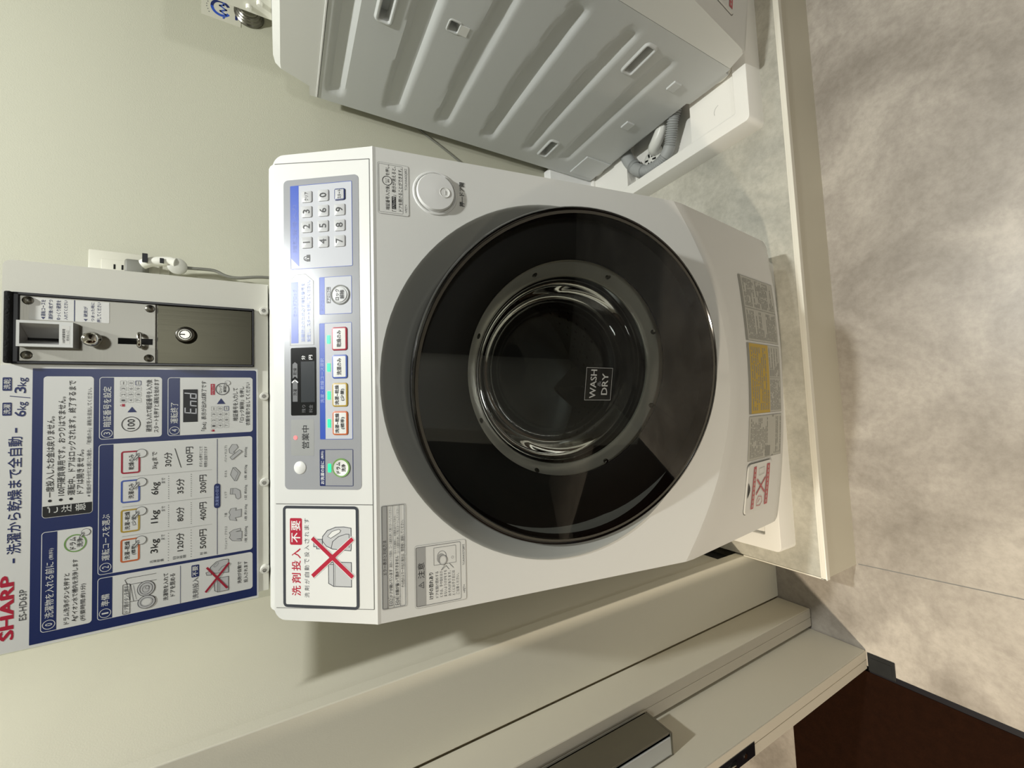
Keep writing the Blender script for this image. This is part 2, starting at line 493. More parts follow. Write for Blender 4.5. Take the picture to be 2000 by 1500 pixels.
b.box(0.010, 0.0185, -0.0018, 0.0, 0.495, 0.530, 'black_hole'); b.box(0.012, 0.0165, -0.0060, 0.0, 0.500, 0.512, 'chrome', bev=0.001)
b.cyl((0.0145, -0.0022, 0.468), (0.0145, 0, 0.468), 0.004, m='chrome', seg=14)
pl = b.build('lock_plate', lf, smooth=30); pl['label'] = 'dark bronze lock plate'


# ceiling lamps
def ceiling_light(x, y, label):
    t = thing('ceiling_light', label, 'ceiling light', (x, y, CZ))
    b = MB('lamp_ring'); b.lathe([(0.058, 0), (0.058, -0.006), (0.066, -0.008), (0.075, -0.004), (0.075, 0)], m='lamp_ring'); b.build('rim', t)
    b = MB('lamp_glow'); b.lathe([(0, -0.004), (0.057, -0.004)], m='lamp_glow'); b.build('diffuser', t)


# ------------------------------------------------------------------ washing machine
OY, OZ = 0.75, 1.015           # local = (x, y - OY, zrel + OZ), the step is local z 0


def L3(x, y, z): return (x, y - OY, z + OZ)


KZ, KY = -0.1005, 0.528        # fold between control panel and front
PD = Vector((0.082, 0.1112)).normalized(); PN = Vector((-PD.y, PD.x))      # up the panel, out of it (y, z)
FD = Vector((-0.162, -1.0)).normalized(); FN = Vector((FD.y, -FD.x))       # down the front, out of it


def panel_at(x, s, l=0, out=0.0):
    d = l * LAY + out
    return L3(x / 1000, KY + PD.x * s / 1000 + PN.x * d, KZ + PD.y * s / 1000 + PN.y * d)


def front_at(x, t, l=0, out=0.0):
    d = l * LAY + out
    return L3(x / 1000, KY + FD.x * t / 1000 + FN.x * d, KZ + FD.y * t / 1000 + FN.y * d)


def zf(x): return -0.690 + 0.110 * (abs(x) / 0.3) ** 2
def yF(z): return KY + 0.162 * (z - KZ)
def yB(x): return 0.470 + 0.0217 * (abs(x) / 0.3) ** 2


def lower_pt(x, z, out=0.0):
    z0 = zf(x) - 0.012; y0 = yF(zf(x)) + 0.0009; k = (z - z0) / (-0.936 - z0)
    return L3(x, y0 + (yB(x) - y0) * k - out, z)


def lower_at(x, z, l=0, out=0.0):
    p = lower_pt(x / 1000, z / 1000, 0.0008 + l * LAY + out); return p


def washing_machine(label, loc, rz):
    t = thing('washing_machine', label, 'washing machine', loc, rz, None)
    # --- cabinet: sloped panel, flat front with a round opening, tucked-in kick plate, sides, back
    b = MB(['white_plastic', 'seam_dark'])
    NU = 32; us = [-1 + 2 * i / NU for i in range(NU + 1)]
    LP = math.hypot(0.082, 0.1112) * 1000
    prow = [(4, 0.3), (LP * 0.5, 0.3)] + [(LP - 15 + 15 * math.sin(a), 0.3 - 0.015 * (1 - math.cos(a))) for a in (0, 0.3, 0.6, 0.9, 1.15, 1.32)]
    rows = [[panel_at(u * hw * 1000, s) for u in us] for s, hw in prow]
    top = [[L3(u * 0.2882, 0.615, 0.0135) for u in us], [L3(u * 0.2878, 0.622, 0.0152) for u in us], [L3(u * 0.2875, 0.64, 0.0158) for u in us], [L3(u * 0.2875, 0.985, 0.0162) for u in us],
           [L3(u * 0.290, 1.004, 0.012) for u in us], [L3(u * 0.3, 1.030, -0.058) for u in us], [L3(u * 0.3, 1.060, -0.060) for u in us], [L3(u * 0.3, 1.060, -0.936) for u in us]]
    fold = [front_at(u * 300, 4) for u in us]; mid = [L3(u * 0.3, KY - 0.0006, KZ) for u in us]
    V = b.grid([fold, mid] + rows + top)
    # front face ring around the opening
    R0, zc = 0.2573, -0.3619
    cx, ct = 0.0, (KZ - zc) * math.hypot(1, 0.162)          # centre in the plane, t down from the fold
    N = 96

    def outer(a):
        dx, dt = math.cos(a), -math.sin(a)
        best = 9
        if dx > 1e-9: best = min(best, 0.3 / dx)
        if dx < -1e-9: best = min(best, -0.3 / dx)
        if dt < -1e-9: best = min(best, (ct - 0.004) / -dt)
        if dt > 1e-9:
            lo, hi = 0, 1.0
            for _ in range(50):
                m_ = (lo + hi) / 2; x = m_ * dx; tt = ct + m_ * dt
                lim = (KZ - (zf(min(0.3, abs(x))) + 0.006)) * math.hypot(1, 0.162)
                if tt < lim and abs(x) <= 0.3: lo = m_
                else: hi = m_
            best = min(best, lo)
        return (best * dx, ct + best * dt)
    tb = (KZ - (zf(0.3) + 0.006)) * math.hypot(1, 0.162)
    corner = [math.atan2(ct - 0.004, 0.3), math.pi - math.atan2(ct - 0.004, 0.3), math.pi + math.atan2(tb - ct, 0.3), 2 * math.pi - math.atan2(tb - ct, 0.3)]
    angs = sorted([2 * math.pi * i / N for i in range(N)] + corner)
    ring = []; rim = []
    for a in angs:
        o = outer(a); ring.append(front_at(o[0] * 1000, o[1] * 1000))
        rim.append(front_at(R0 * math.cos(a) * 1000, (ct - R0 * math.sin(a)) * 1000))
    b.grid([ring, rim], closed=True)
    # kick plate
    hw = [1, 1, 1, 1, 1, 0.995, 0.975, 0.94]
    ks = [0, 0.04, 0.3, 0.6, 0.86, 0.92, 0.97, 1.0]
    krows = [[front_at(u * 300, (KZ - (zf(u * 0.3) + 0.006)) * math.hypot(1, 0.162) * 1000) for u in us]]
    for k, h in zip(ks, hw):
        r = []
        for u in us:
            x = u * 0.3 * h; z0 = zf(u * 0.3) - 0.012; z = z0 + (-0.936 - z0) * k; p = list(lower_pt(x, z))
            if k == 1.0: p[1] += 0.010
            elif k > 0.95: p[1] += 0.003
            r.append(p)
        krows.append(r)
    krows.append([L3(u * 0.285, 0.53, -0.9345) for u in us]); krows.append([L3(u * 0.285, 1.06, -0.9345) for u in us])
    b.grid(krows)
    # sides: rounded shoulder down to a flat L-shaped cheek in front of and above the pressed side panel
    for sgn in (-1, 1):
        j = 0 if sgn < 0 else NU
        edge = [fold[j], mid[j]] + [r[j] for r in rows] + [r[j] for r in top[:7]]
        flat = []
        for p in edge:
            p = Vector(p); d = 0.3 - abs(p.x)
            flat.append(Vector((sgn * 0.3, p.y + (0.3 * d if p.z < 1.026 and d > 1e-4 else 0.0), p.z - 1.1 * d)))
        b.grid([edge, flat])
        low = [r[j] for r in krows[:-2]]; lowf = [Vector((sgn * 0.3, p[1] + (0.3 - abs(p[0])) * 0.5, p[2] + (0.3 - abs(p[0])) * 0.6)) for p in low]
        b.grid([low, lowf])
        y_, z_ = 0.534 - OY, 1.0780 - ST
        poly = [tuple(p) for p in flat] + [(sgn * 0.3, 1.06 - OY, z_), (sgn * 0.3, 0.5525 - OY, z_), (sgn * 0.3, y_, 1.030 - ST), (sgn * 0.3, y_, 0.082)] + [tuple(p) for p in lowf[::-1]]
        b.face(poly)
    body = b.build('cabinet', t, smooth=24)

    # seams
    b = MB('seam_dark')
    def strip(p0, p1, w, at):
        (x0, s0), (x1, s1) = p0, p1
        if abs(x1 - x0) < abs(s1 - s0):
            b.face([at(x0 - w, s0, 2), at(x0 + w, s0, 2), at(x1 + w, s1, 2), at(x1 - w, s1, 2)])
        else:
            b.face([at(x0, s0 - w, 2), at(x1, s1 - w, 2), at(x1, s1 + w, 2), at(x0, s0 + w, 2)])
    strip((-154, 4.2), (-154, LP - 3), 0.5, panel_at); strip((-282, 4.2), (-285, LP - 3), 0.4, panel_at); strip((284, 4.2), (289, LP - 3), 0.5, panel_at)
    strip((-282, 4.2), (284, 4.2), 0.6, panel_at)
    b.build('panel_seam', t, smooth=0)

    # grey dished surround, inner ring and drum
    o = Vector(L3(0, yF(zc), zc)); n = Vector((0, FN.x, FN.y)); r_ = Vector((1, 0, 0))
    b = MB('surround_grey')
    b.lathe([(0.2590, 0.0015), (0.2573, 0.0012), (0.2545, -0.002), (0.232, -0.020), (0.2285, -0.0225), (0.226, -0.0235), (0.214, -0.040), (0.196, -0.060)], o, n, seg=96, r=r_)
    b.build('door_surround', t, smooth=50)
    b = MB(['rubber_dark']); b.lathe([(0.196, -0.060), (0.188, -0.058), (0.182, -0.066), (0.178, -0.085), (0.168, -0.092), (0.160, -0.11), (0.163, -0.14)], o, n, seg=64, r=r_)
    b.build('gasket', t, smooth=50)
    b = MB(['drum_steel', 'black_hole'])
    b.lathe([(0.163, -0.14), (0.225, -0.15), (0.236, -0.17), (0.236, -0.40), (0.20, -0.42), (0.0, -0.425)], o, n, seg=64, r=r_)
    u_ = n.cross(r_)
    for i in range(44):
        for q in range(9):
            a = 2 * math.pi * (i + 0.5 * (q % 2)) / 44; h = -0.18 - 0.022 * q
            c = o + n * h + (r_ * math.cos(a) + u_ * math.sin(a)) * 0.2345
            d1 = -r_ * math.sin(a) + u_ * math.cos(a)
            b.face([c + d1 * 0.004 * math.cos(k * math.pi / 3) + n * 0.004 * math.sin(k * math.pi / 3) for k in range(6)], 'black_hole')
    for a in (0.5, 2.6, 4.7):
        d1 = r_ * math.cos(a) + u_ * math.sin(a); d2 = -r_ * math.sin(a) + u_ * math.cos(a)
        b.grid([[o + n * h + d1 * (0.236 - w * 0.055) + d2 * (q * 0.02 * (1.7 - w)) for q, w in ((-1.6, 0), (-0.7, 0.8), (0, 1), (0.7, 0.8), (1.6, 0))] for h in (-0.17, -0.19, -0.38, -0.40)], 'drum_steel')
    b.build('drum', t, smooth=40)

    # --- the door, swung a little open on its left hinge
    dth, dps = 0.1848, -0.1547
    dn = Vector((math.sin(dps), -math.cos(dth) * math.cos(dps), math.sin(dth))).normalized()
    dr = (-dn).cross(Vector((0, 0, 1))).normalized(); du = dn.cross(dr)
    do = Vector(L3(-0.0074, 0.45, -0.3715))
    b = MB(['black_rim', 'rim_reflection', 'black_gloss'])
    RD = 0.2405

    def dome(r): return -0.0012 + 0.010 * (1 - (r / 0.2305) ** 2)
    prof = [(0.180, -0.052), (0.205, -0.050), (0.232, -0.046), (RD, -0.036), (RD, -0.010), (0.2398, -0.0035), (0.2378, -0.0006), (0.2356, 0.0), (0.2345, -0.0012), (0.2335, -0.0006), (0.2305, -0.0012)]
    ms = ['black_rim'] * 7 + ['black_rim', 'rim_reflection', 'rim_reflection']
    b.lathe(prof, do, dn, seg=128, r=dr, ms=ms)
    # black mask behind the glass, its opening a little off centre
    NA = 128; ax, ay, ra = 0.015, 0.002, 0.160
    rr = []
    for w, h in ((0, -0.004), (0.0, -0.026), (0.5, -0.028), (0.97, -0.030), (1.0, -0.031), (1.0, -0.034)):
        rr.append([do + dr * ((1 - w) * 0.2300 * math.cos(2 * math.pi * i / NA) + w * (ax + ra * math.cos(2 * math.pi * i / NA))) + du * ((1 - w) * 0.2300 * math.sin(2 * math.pi * i / NA) + w * (ay + ra * math.sin(2 * math.pi * i / NA))) + dn * h for i in range(NA)])
    b.grid(rr, 'mask_black', closed=True)
    door = b.build('door', t, smooth=40)
    door['label'] = 'round black glass door standing slightly ajar'
    b = MB('smoked_glass')
    b.lathe([(0.2305 * k / 14, dome(0.2305 * k / 14)) for k in range(14, -1, -1)], do, dn, seg=NA, r=dr); b.build('window', door, smooth=60)
    b = MB(['ring_silver', 'chrome_dark'])
    oc = do + dr * 0.010 - du * 0.004
    b.lathe([(0.176, -0.036), (0.166, -0.037), (0.163, -0.039), (0.150, -0.056), (0.147, -0.060), (0.146, -0.066)], oc, dn, seg=96, r=dr)
    for k in range(8):
        a = math.radians(-63 + 45 * k); c = oc + (dr * math.cos(a) + du * math.sin(a)) * 0.157 - dn * 0.0468
        b.lathe([(0.0, 0.0016), (0.0022, 0.0014), (0.0040, 0.0005), (0.0046, -0.001)], c, dn - (dr * math.cos(a) + du * math.sin(a)) * 0.9, 'chrome_dark', seg=14)
    b.build('window_ring', door, smooth=40)
    b = MB('bowl_glass')
    b.lathe([(0.146, -0.062), (0.140, -0.066), (0.134, -0.084), (0.126, -0.112), (0.112, -0.132), (0.085, -0.140), (0.03, -0.142), (0.0, -0.142)], oc, dn, seg=72, r=dr); b.build('glass_bowl', door, smooth=50)
    b = MB('black_rim'); b.lathe([(0.150, -0.064), (0.170, -0.056), (0.180, -0.050)], oc, dn, seg=72, r=dr); b.build('door_back', door, smooth=50)

    def door_at(x, y, l=0):
        return do + dr * (x / 1000) + du * (y / 1000) + dn * (dome(math.hypot(x, y) / 1000) + 0.0006 + l * LAY)
    p = Print(door_at)
    p.rect(-22, -38, 24, 4, 'black_gloss', 1); p.frame(-22, -38, 24, 4, 0.5, 'ink_light', 2)
    p.text('WASH', (-19, -13, 21, -3.4), 'ink_light', 2, 0.015); p.text('DRY', (-14, -31.5, 16, -22), 'ink_light', 2, 0.015); p.text('&', (-2.5, -20.5, 5.5, -14.8), 'ink_grey', 2)
    p.build('badge', door)

    # --- control panel film and everything on it
    q = Print(lambda x, y, l=0: panel_at(x, y, l, 0.0004))
    b = MB('silver_film')
    pts = Print.rr(-135.5, 19, 265.5, 122.5, 6)
    b.face([panel_at(x, y, 0, 0.0004) for x, y in pts]); n_ = len(pts)
    for i in range(n_):
        x0, y0 = pts[i]; x1, y1 = pts[(i + 1) % n_]; b.face([panel_at(x0, y0, 0, 0.0004), panel_at(x1, y1, 0, 0.0004), panel_at(x1, y1, 0, -0.0002), panel_at(x0, y0, 0, -0.0002)])
    cp = b.build('control_panel', t, smooth=0)
    # keypad frame
    q.rect(148, 28, 257, 113, 'help_face', 1); q.frame(147.5, 27.7, 257.5, 113, 0.6, 'frame_blue', 3, 1.5)
    q.poly([(151, 101), (257, 101), (257, 113), (163, 113)], 'band_blue', 2)
    q.text('暗証番号入力', (170, 104, 232, 110), 'frame_blue', 3)
    q.frame(157.5, 88.5, 161, 93, 0.7, 'ink_black', 3, 1.6); q.rect(156.8, 85.6, 165.4, 90.5, 'ink_black', 4); q.line([(160.4, 89.4), (160.4, 87.3)], 0.9, 'ink_white', 5); q.frame(158, 88.5, 164, 94.6, 0.8, 'ink_black', 3, 2.8)
    # lock release
    q.rect(87, 29.5, 135, 73, 'help_face', 1); q.frame(86.8, 29.2, 135.2, 73.3, 0.6, 'frame_blue', 3, 1.2); q.rect(87.2, 66, 134.8, 73, 'band_blue', 2); q.text('ドアロック', (92, 67.5, 116, 71.6), 'frame_blue', 3)
    q.frame(101.2, 58, 121.8, 63.2, 0.5, 'ink_black', 3); q.text('ドアロック中', (102, 58.8, 121, 62.5), 'ink_black', 3, 0.02)
    # help window
    q.poly([(49, 81.5), (131.5, 81.5), (140.5, 92), (140.5, 106), (133, 114), (49, 114)], 'help_face', 1); q.line([(49, 81.5), (131.5, 81.5), (140.5, 92), (140.5, 106), (133, 114), (49, 114)], 0.5, 'ink_light', 2, True)
    q.rect(51.5, 102.5, 131, 112.5, 'band_blue', 2); q.text('オートドアロック', (86, 104.5, 121, 110), 'frame_blue', 3)
    q.text('盗難防止のため必ず暗証番号を', (53, 93.6, 129, 98.6), 'pale_blue', 3, 0.02); q.text('設定し、スタートを押してください。', (53, 85.6, 132, 90.8), 'pale_blue', 3, 0.02)
    # courses
    q.rect(-72, 30, 75.5, 73.6, 'help_face', 1); q.frame(-72.3, 29.8, 75.8, 73.8, 0.6, 'frame_blue', 3, 1.2); q.rect(-72, 66.4, 75.5, 73.6, 'band_blue', 2); q.text('洗濯・乾燥コース選択', (-26, 67.6, 31, 72.6), 'pale_blue', 3, 0.015)
    # drum rinse
    q.rect(-130.5, 30, -85.2, 74.2, 'silver_film', 1); q.frame(-131, 29.6, -84.8, 74.5, 0.7, 'ink_navy', 3, 1.2); q.rect(-130.6, 67, -85, 74.2, 'ink_navy', 2)
    q.text('お洗濯の前に', (-128.5, 68.4, -99.5, 73.1), 'ink_white', 3, 0.015); q.text('(無料)', (-97, 68.8, -87, 72.6), 'ink_white', 3)
    # status plate
    q.rect(-92.5, 82, -46.6, 113.6, 'ink_light', 1, 1.5); q.text('営業中', (-83.5, 88.8, -54.5, 98.4), 'ink_black', 2, 0.02)
    q.build('panel_print', cp)
    for i, (nm, x, s) in enumerate([('1', 181.3, 89.6), ('2', 201.8, 89.6), ('3', 221.6, 89.6), ('クリア', 241.3, 89.4), ('4', 181, 67), ('5', 201.4, 67), ('6', 221.4, 66.6), ('0', 241.3, 66.4), ('7', 180.5, 44.6), ('8', 200.8, 44.4), ('9', 221, 44.3), ('スタート', 240.8, 44)]):
        key(cp, 'key', x, s, 15.6, 15.0, 2.4, 'key_grey', nm, None if nm != 'スタート' else 'ink_navy')
    for nm, x0, x1, c, tx in (('dry', 39.8, 70.2, 'ink_crimson', ['乾燥のみ']), ('wash', 4.2, 34.8, 'ink_blue', ['洗濯のみ']), ('small', -31.5, -0.9, 'ink_yellow', ['洗濯~乾燥', '(少量)']), ('standard', -67.2, -36.6, 'ink_orange', ['洗濯~乾燥', '(標準)'])):
        b = MB('key_white'); rbutton(b, (x0 + x1) / 2, 46.1, x1 - x0, 21, 3.2, 0.0016, c, 1.7)
        k = b.build('course_button', cp, smooth=30)
        pr = Print(lambda x, y, l=0: panel_at(x, y, l, 0.0022)); xm = (x0 + x1) / 2
        if len(tx) == 1: pr.text(tx[0], (xm - 10.5, 43.6, xm + 10.5, 49.4), 'ink_black', 1, 0.03)
        else: pr.text(tx[0], (xm - 12.3, 47.3, xm + 12.3, 52.4), 'ink_black', 1, 0.03); pr.text(tx[1], (xm - 7.5, 39.6, xm + 7.5, 45), 'ink_black', 1, 0.03)
        join_into(k, pr)
    for x in (54.6, 18.9, -16.7, -52.1, -108.3):
        b = MB('led_green'); b.face([panel_at(px, py, 4, 0.0005) for px, py in Print.rr(x - 5.4, 59, x + 5.4, 63.4, 1)]); b.build('indicator_lamp', cp, smooth=0)
    b = MB('led_red'); b.face([panel_at(-69.7 + 2.6 * math.cos(k * 0.3927), 107.3 + 2.6 * math.sin(k * 0.3927), 4, 0.0005) for k in range(16)]); b.build('indicator_lamp', cp, smooth=0)
    # round buttons
    b = MB(['key_grey', 'ink_light']); o = Vector(panel_at(111.2, 44.8)); n = Vector((0, PN.x, PN.y)); b.lathe([(0.0128, 0.0003), (0.0128, 0.0014), (0.0118, 0.0020), (0.0108, 0.0012), (0.0100, 0.0012), (0.0094, 0.0022), (0.0, 0.0024)], o, n, seg=40, r=(1, 0, 0), ms=['ink_light', 'ink_light', 'ink_light', 'key_grey', 'key_grey', 'key_grey'])
    k = b.build('lock_button', cp, smooth=40); pr = Print(lambda x, y, l=0: panel_at(x, y, l, 0.0026)); pr.text('ロック', (104, 45.6, 118.4, 50.6), 'ink_black', 1, 0.03); pr.text('解除', (105.6, 38.8, 116.8, 44.4), 'ink_black', 1, 0.03); join_into(k, pr)
    b = MB(['key_white', 'ink_green']); o = Vector(panel_at(-107.9, 45.6)); b.lathe([(0.0118, 0.0003), (0.0118, 0.0016), (0.0098, 0.0016), (0.0095, 0.0014), (0.0, 0.0015)], o, n, seg=40, r=(1, 0, 0), ms=['ink_green', 'ink_green', 'key_white', 'key_white'])
    k = b.build('drum_rinse_button', cp, smooth=40); pr = Print(lambda x, y, l=0: panel_at(x, y, l, 0.0018)); pr.text('ドラム', (-114.6, 46.6, -101, 51.4), 'ink_black', 1, 0.03); pr.text('洗浄', (-112.6, 39.4, -103.4, 44.6), 'ink_black', 1, 0.03); join_into(k, pr)
    b = MB('key_white'); b.lathe([(0.0082, 0.0003), (0.0082, 0.0010), (0.0070, 0.0019), (0.0, 0.0024)], panel_at(-107.8, 101.3), n, seg=32, r=(1, 0, 0)); b.build('blank_cap', cp, smooth=50)
    pr = Print(lambda x, y, l=0: panel_at(x, y, l, 0.0007))
    pr.rect(-41.4, 78.4, 45.5, 113.2, 'display_black', 1, 1.6); pr.rect(-24.6, 80.3, 27.5, 99.2, 'display_window', 2)
    pr.poly([(-23.7, 104), (2, 104), (-1, 107.4), (2, 110.8), (-23.7, 110.8)][0:2] + [(4.4, 107.4), (2, 110.8), (-23.7, 110.8)], 'ink_grey', 2); pr.text('洗濯', (-16, 104.8, -7.5, 110), 'display_black', 3)
    pr.line([(1.2, 103.8), (4.2, 107.4), (1.2, 111)], 1.5, 'ink_white', 4); pr.poly([(6, 104), (24.5, 104), (27.2, 107.4), (24.5, 110.8), (6, 110.8), (8.8, 107.4)], 'ink_grey', 2); pr.text('乾燥', (10.5, 104.8, 19.5, 110), 'display_black', 3)
    pr.text('分', (29.8, 93.2, 35.2, 98.2), 'ink_white', 3, 0.02); pr.text('円', (30, 83.2, 35.4, 88), 'ink_white', 3, 0.02); pr.text('残り', (-38, 93, -28, 98), 'ink_grey', 3); pr.text('料金', (-38, 83, -28, 88.4), 'ink_grey', 3)
    pr.build('display', cp)

    # --- detergent sticker on the drawer
    q = Print(lambda x, y, l=0: panel_at(x, y, l, 0.0004))
    q.rect(-283.4, 23.5, -156, 125.4, 'sticker_white', 1, 5); q.frame(-283.4, 23.5, -156, 125.4, 3.6, 'sticker_dark', 2, 5.5)
    for ch, x in zip('洗剤投入', (-268.6, -253, -237.2, -222)): q.text(ch, (x, 101.2, x + 12.2, 113.4), 'ink_red', 2, 0.02)
    q.rect(-205.2, 99.2, -171.6, 115.8, 'ink_red', 2, 2)
    q.text('不', (-202, 101.6, -190.2, 113.4), 'ink_white', 3, 0.02); q.text('要', (-187, 101.6, -175, 113.6), 'ink_white', 3, 0.02)
    for i, ch in enumerate('洗剤が自動で投入されます'): q.text(ch, (-270.5 + i * 8.42, 89.8, -264.3 + i * 8.42, 96.2), 'sticker_dark', 2)
    q.shape([(-255.5, 33.4), (-255.5, 57), (-252, 63.8), (-228, 63.8), (-225.4, 58), (-225.4, 33.4)], 'key_grey', 'sticker_dark', 0.8, 2)
    q.line([(-255.5, 57), (-225.6, 57)], 0.6, 'sticker_dark', 4); q.line([(-255.5, 55), (-225.6, 55)], 0.4, 'ink_light', 4); q.line([(-228.4, 63.6), (-228.4, 57)], 0.6, 'sticker_dark', 4)
    q.shape([(-211, 34), (-209.4, 58), (-206, 66.5), (-199.5, 72), (-194, 71.4), (-186.5, 65), (-182.2, 54), (-181.6, 43), (-183, 33.4), (-208, 33.4)], 'key_grey', 'sticker_dark', 0.8, 2)
    q.shape([(-209.5, 72), (-209.5, 79.6), (-207, 79.6), (-207, 83.4), (-199.8, 83.4), (-199.8, 79.6), (-197.6, 79.6), (-197.6, 71.6)], 'key_grey', 'sticker_dark', 0.8, 2)
    q.line([(-208, 60), (-200, 58), (-193.6, 50), (-190.4, 40), (-190.6, 36), (-207, 36)], 0.6, 'sticker_dark', 4)
    q.shape([(-196, 60.5), (-193.6, 64.6), (-187.4, 58.5), (-184.6, 49.6), (-186, 47), (-188.6, 48.4)], 'sticker_white', 'sticker_dark', 0.5, 4)
    q.line([(-241.9, 83.4), (-197.5, 33)], 6.6, 'sticker_white', 6); q.line([(-197.7, 83.4), (-241.7, 33.2)], 6.6, 'sticker_white', 6)
    q.line([(-241.9, 83.4), (-197.5, 33)], 5, 'ink_red', 7); q.line([(-197.7, 83.4), (-241.7, 33.2)], 5, 'ink_red', 8)
    st = q.build('detergent_sticker', t)

    # --- stickers on the front
    q = Print(lambda x, y, l=0: front_at(x, -y, l, 0.0003))           # y up, 0 at the fold
    q.rect(214.6, -44.6, 281.2, -6.2, 'white_plastic', 1, 2.5); q.frame(214.4, -44.8, 281.4, -6.0, 0.35, 'ink_light', 2, 2.8); q.frame(216.6, -37.2, 279.4, -7.4, 0.35, 'ink_grey', 2, 1.4)
    q.text('暗証番号入力後、', (220.5, -20.6, 252.6, -15.6), 'ink_black', 2, 0.01); q.ring(258, -17.8, 6.2, 0.8, 'ink_black', 2); q.text('ロック', (255, -17.3, 261, -15.2), 'ink_black', 3); q.text('解除', (255.8, -20.4, 260.4, -18), 'ink_black', 3); q.text('を押し、', (265, -20.6, 279, -15.8), 'ink_black', 2, 0.01)
    q.text('「', (219, -28.6, 221, -23.4), 'ink_black', 2); q.rect(222, -28.4, 238.4, -23.2, 'ink_black', 2); q.text('ドアロック中', (223, -27.7, 237.6, -24), 'ink_white', 3); q.text('」表示が消えると、', (239, -28.6, 278, -23.4), 'ink_black', 2, 0.01)
    q.text('ドアを開けることができます。', (220.2, -36.4, 276.6, -31.4), 'ink_black', 2, 0.01); q.text('>PET<', (219, -42.4, 230, -39.6), 'ink_grey', 2); q.text('TCAUHA463QBRZ', (249, -43.2, 277.5, -39.8), 'ink_grey', 2)
    q.text('押―ドア開', (238, -119.2, 271.4, -112.2), 'ink_black', 2, 0.02)
    q.frame(-284, -35.2, -155.8, -5.2, 0.35, 'ink_light', 2, 2); q.frame(-283, -33.6, -156.5, -5.8, 0.5, 'ink_grey', 4, 1.6); q.rect(-282.8, -12, -156.7, -6, 'caution_grey', 2)
    q.text('エラー表示と対処方法', (-242, -11.2, -199, -6.9), 'ink_black', 3, 0.0)
    for y in (-12.1, -19.4, -27.2): q.line([(-282.8, y), (-156.6, y)], 0.4, 'ink_grey', 4)
    q.line([(-270.5, -12.1), (-270.5, -27.2)], 0.4, 'ink_grey', 4)
    q.text('E02', (-280.6, -18.4, -271.8, -13.6), 'ink_grey', 3); q.text('E04', (-280.6, -26.2, -271.8, -21), 'ink_grey', 3)
    q.text('ドアが開いています', (-269, -18, -235.5, -14), 'ink_black', 3, 0.015); q.text('確実にドアを閉め、コース選択を押して再スタートしてください。', (-233, -17.8, -158, -14.4), 'ink_grey', 3)
    q.text('衣類が偏って脱水できません', (-269, -25.6, -220, -21.4), 'ink_black', 3, 0.015); q.text('ロックを解除し、衣類をほぐしてから、', (-217, -22.9, -169, -20), 'ink_grey', 3); q.text('コース選択を押して再スタートしてください。', (-217, -26.6, -158, -23.6), 'ink_grey', 3)
    q.text('その他のエラーが出た場合は、管理者に連絡してください。', (-260, -32.4, -176, -28.4), 'ink_black', 3, 0.0)
    q.rect(-290, -112, -211.6, -45.4, 'white_plastic', 1, 2); q.frame(-290, -112, -211.4, -45.2, 0.3, 'ink_light', 2, 3); q.frame(-288.2, -105, -213.4, -46.6, 0.5, 'ink_grey', 4, 2); q.rect(-288, -59.2, -213.6, -46.8, 'caution_grey', 2)
    q.poly([(-266.2, -56.6), (-257.4, -56.6), (-261.8, -49.4)], 'ink_grey', 3); q.poly([(-264.6, -55.8), (-259, -55.8), (-261.8, -51.2)], 'caution_grey', 4); q.text('!', (-262.3, -55.4, -261.3, -52.4), 'ink_black', 5)
    q.text('注意', (-253, -57.4, -233.6, -49.2), 'ink_black', 3, 0.0); q.text('けがの恐れあり', (-281.5, -68.4, -248, -62.8), 'ink_black', 3, 0.02)
    for i, (s_, w) in enumerate((('ドアを開け閉めする', 33.5), ('ときは、手や指をはさ', 33), ('まないようけがをする', 33.5), ('おそれがあります。', 32), ('とくにお子さまには', 31.5), ('ご注意ください。', 27))):
        q.text(s_, (-281.2 - 0.6 * i * 0.2, -75.2 - i * 5.4, -281.2 + w, -71.2 - i * 5.4), 'ink_grey', 3)
    q.frame(-239.6, -98.8, -217, -69.4, 0.4, 'ink_grey', 3, 0.6); q.ring(-229, -80, 7, 0.5, 'ink_grey', 3, 6); q.disc(-231.5, -78.6, 6.2, 'caution_grey', 4, 5); q.disc(-234, -81.4, 6.4, 'white_plastic', 5, 5.4); q.ring(-234, -81.4, 6.4, 0.6, 'ink_grey', 6, 5.4); q.ring(-234, -81.4, 5, 0.3, 'ink_light', 6, 4.2); q.ring(-232.4, -94, 1.6, 0.3, 'ink_grey', 4)
    q.line([(-240, -84), (-247, -79), (-242, -85.4), (-247, -89)], 0.5, 'ink_grey', 4); q.line([(-240, -90), (-246, -95)], 0.5, 'ink_grey', 4)
    q.text('>PET<', (-281.5, -110.4, -270.4, -107.6), 'ink_grey', 3); q.text('TCAUHA327QBPZ', (-245, -110.6, -217.6, -107.4), 'ink_grey', 3)
    q.build('front_stickers', t)

    # --- door release button
    o = Vector(front_at(250.9, 79.6)); n = Vector((0, FN.x, FN.y))
    b = MB(['white_gloss', 'seam_dark']); b.lathe([(0.0300, 0.0), (0.0290, 0.0016), (0.0276, 0.0018), (0.0268, 0.0004), (0.0262, -0.003), (0.0252, -0.003), (0.0251, 0.0040), (0.0238, 0.0058), (0.0, 0.0066)], o, n, seg=56, r=(1, 0, 0), ms=['white_gloss'] * 3 + ['seam_dark'] * 2 + ['white_gloss'] * 3)
    bt = b.build('release_button', t, smooth=40)
    b = MB(['white_plastic', 'ink_light']); o2 = Vector(front_at(250.8, 91.2)); b.lathe([(0.0072, 0.0064), (0.0066, 0.0068), (0.0058, 0.0062), (0.0, 0.0060)], o2, n, seg=28, r=(1, 0, 0))
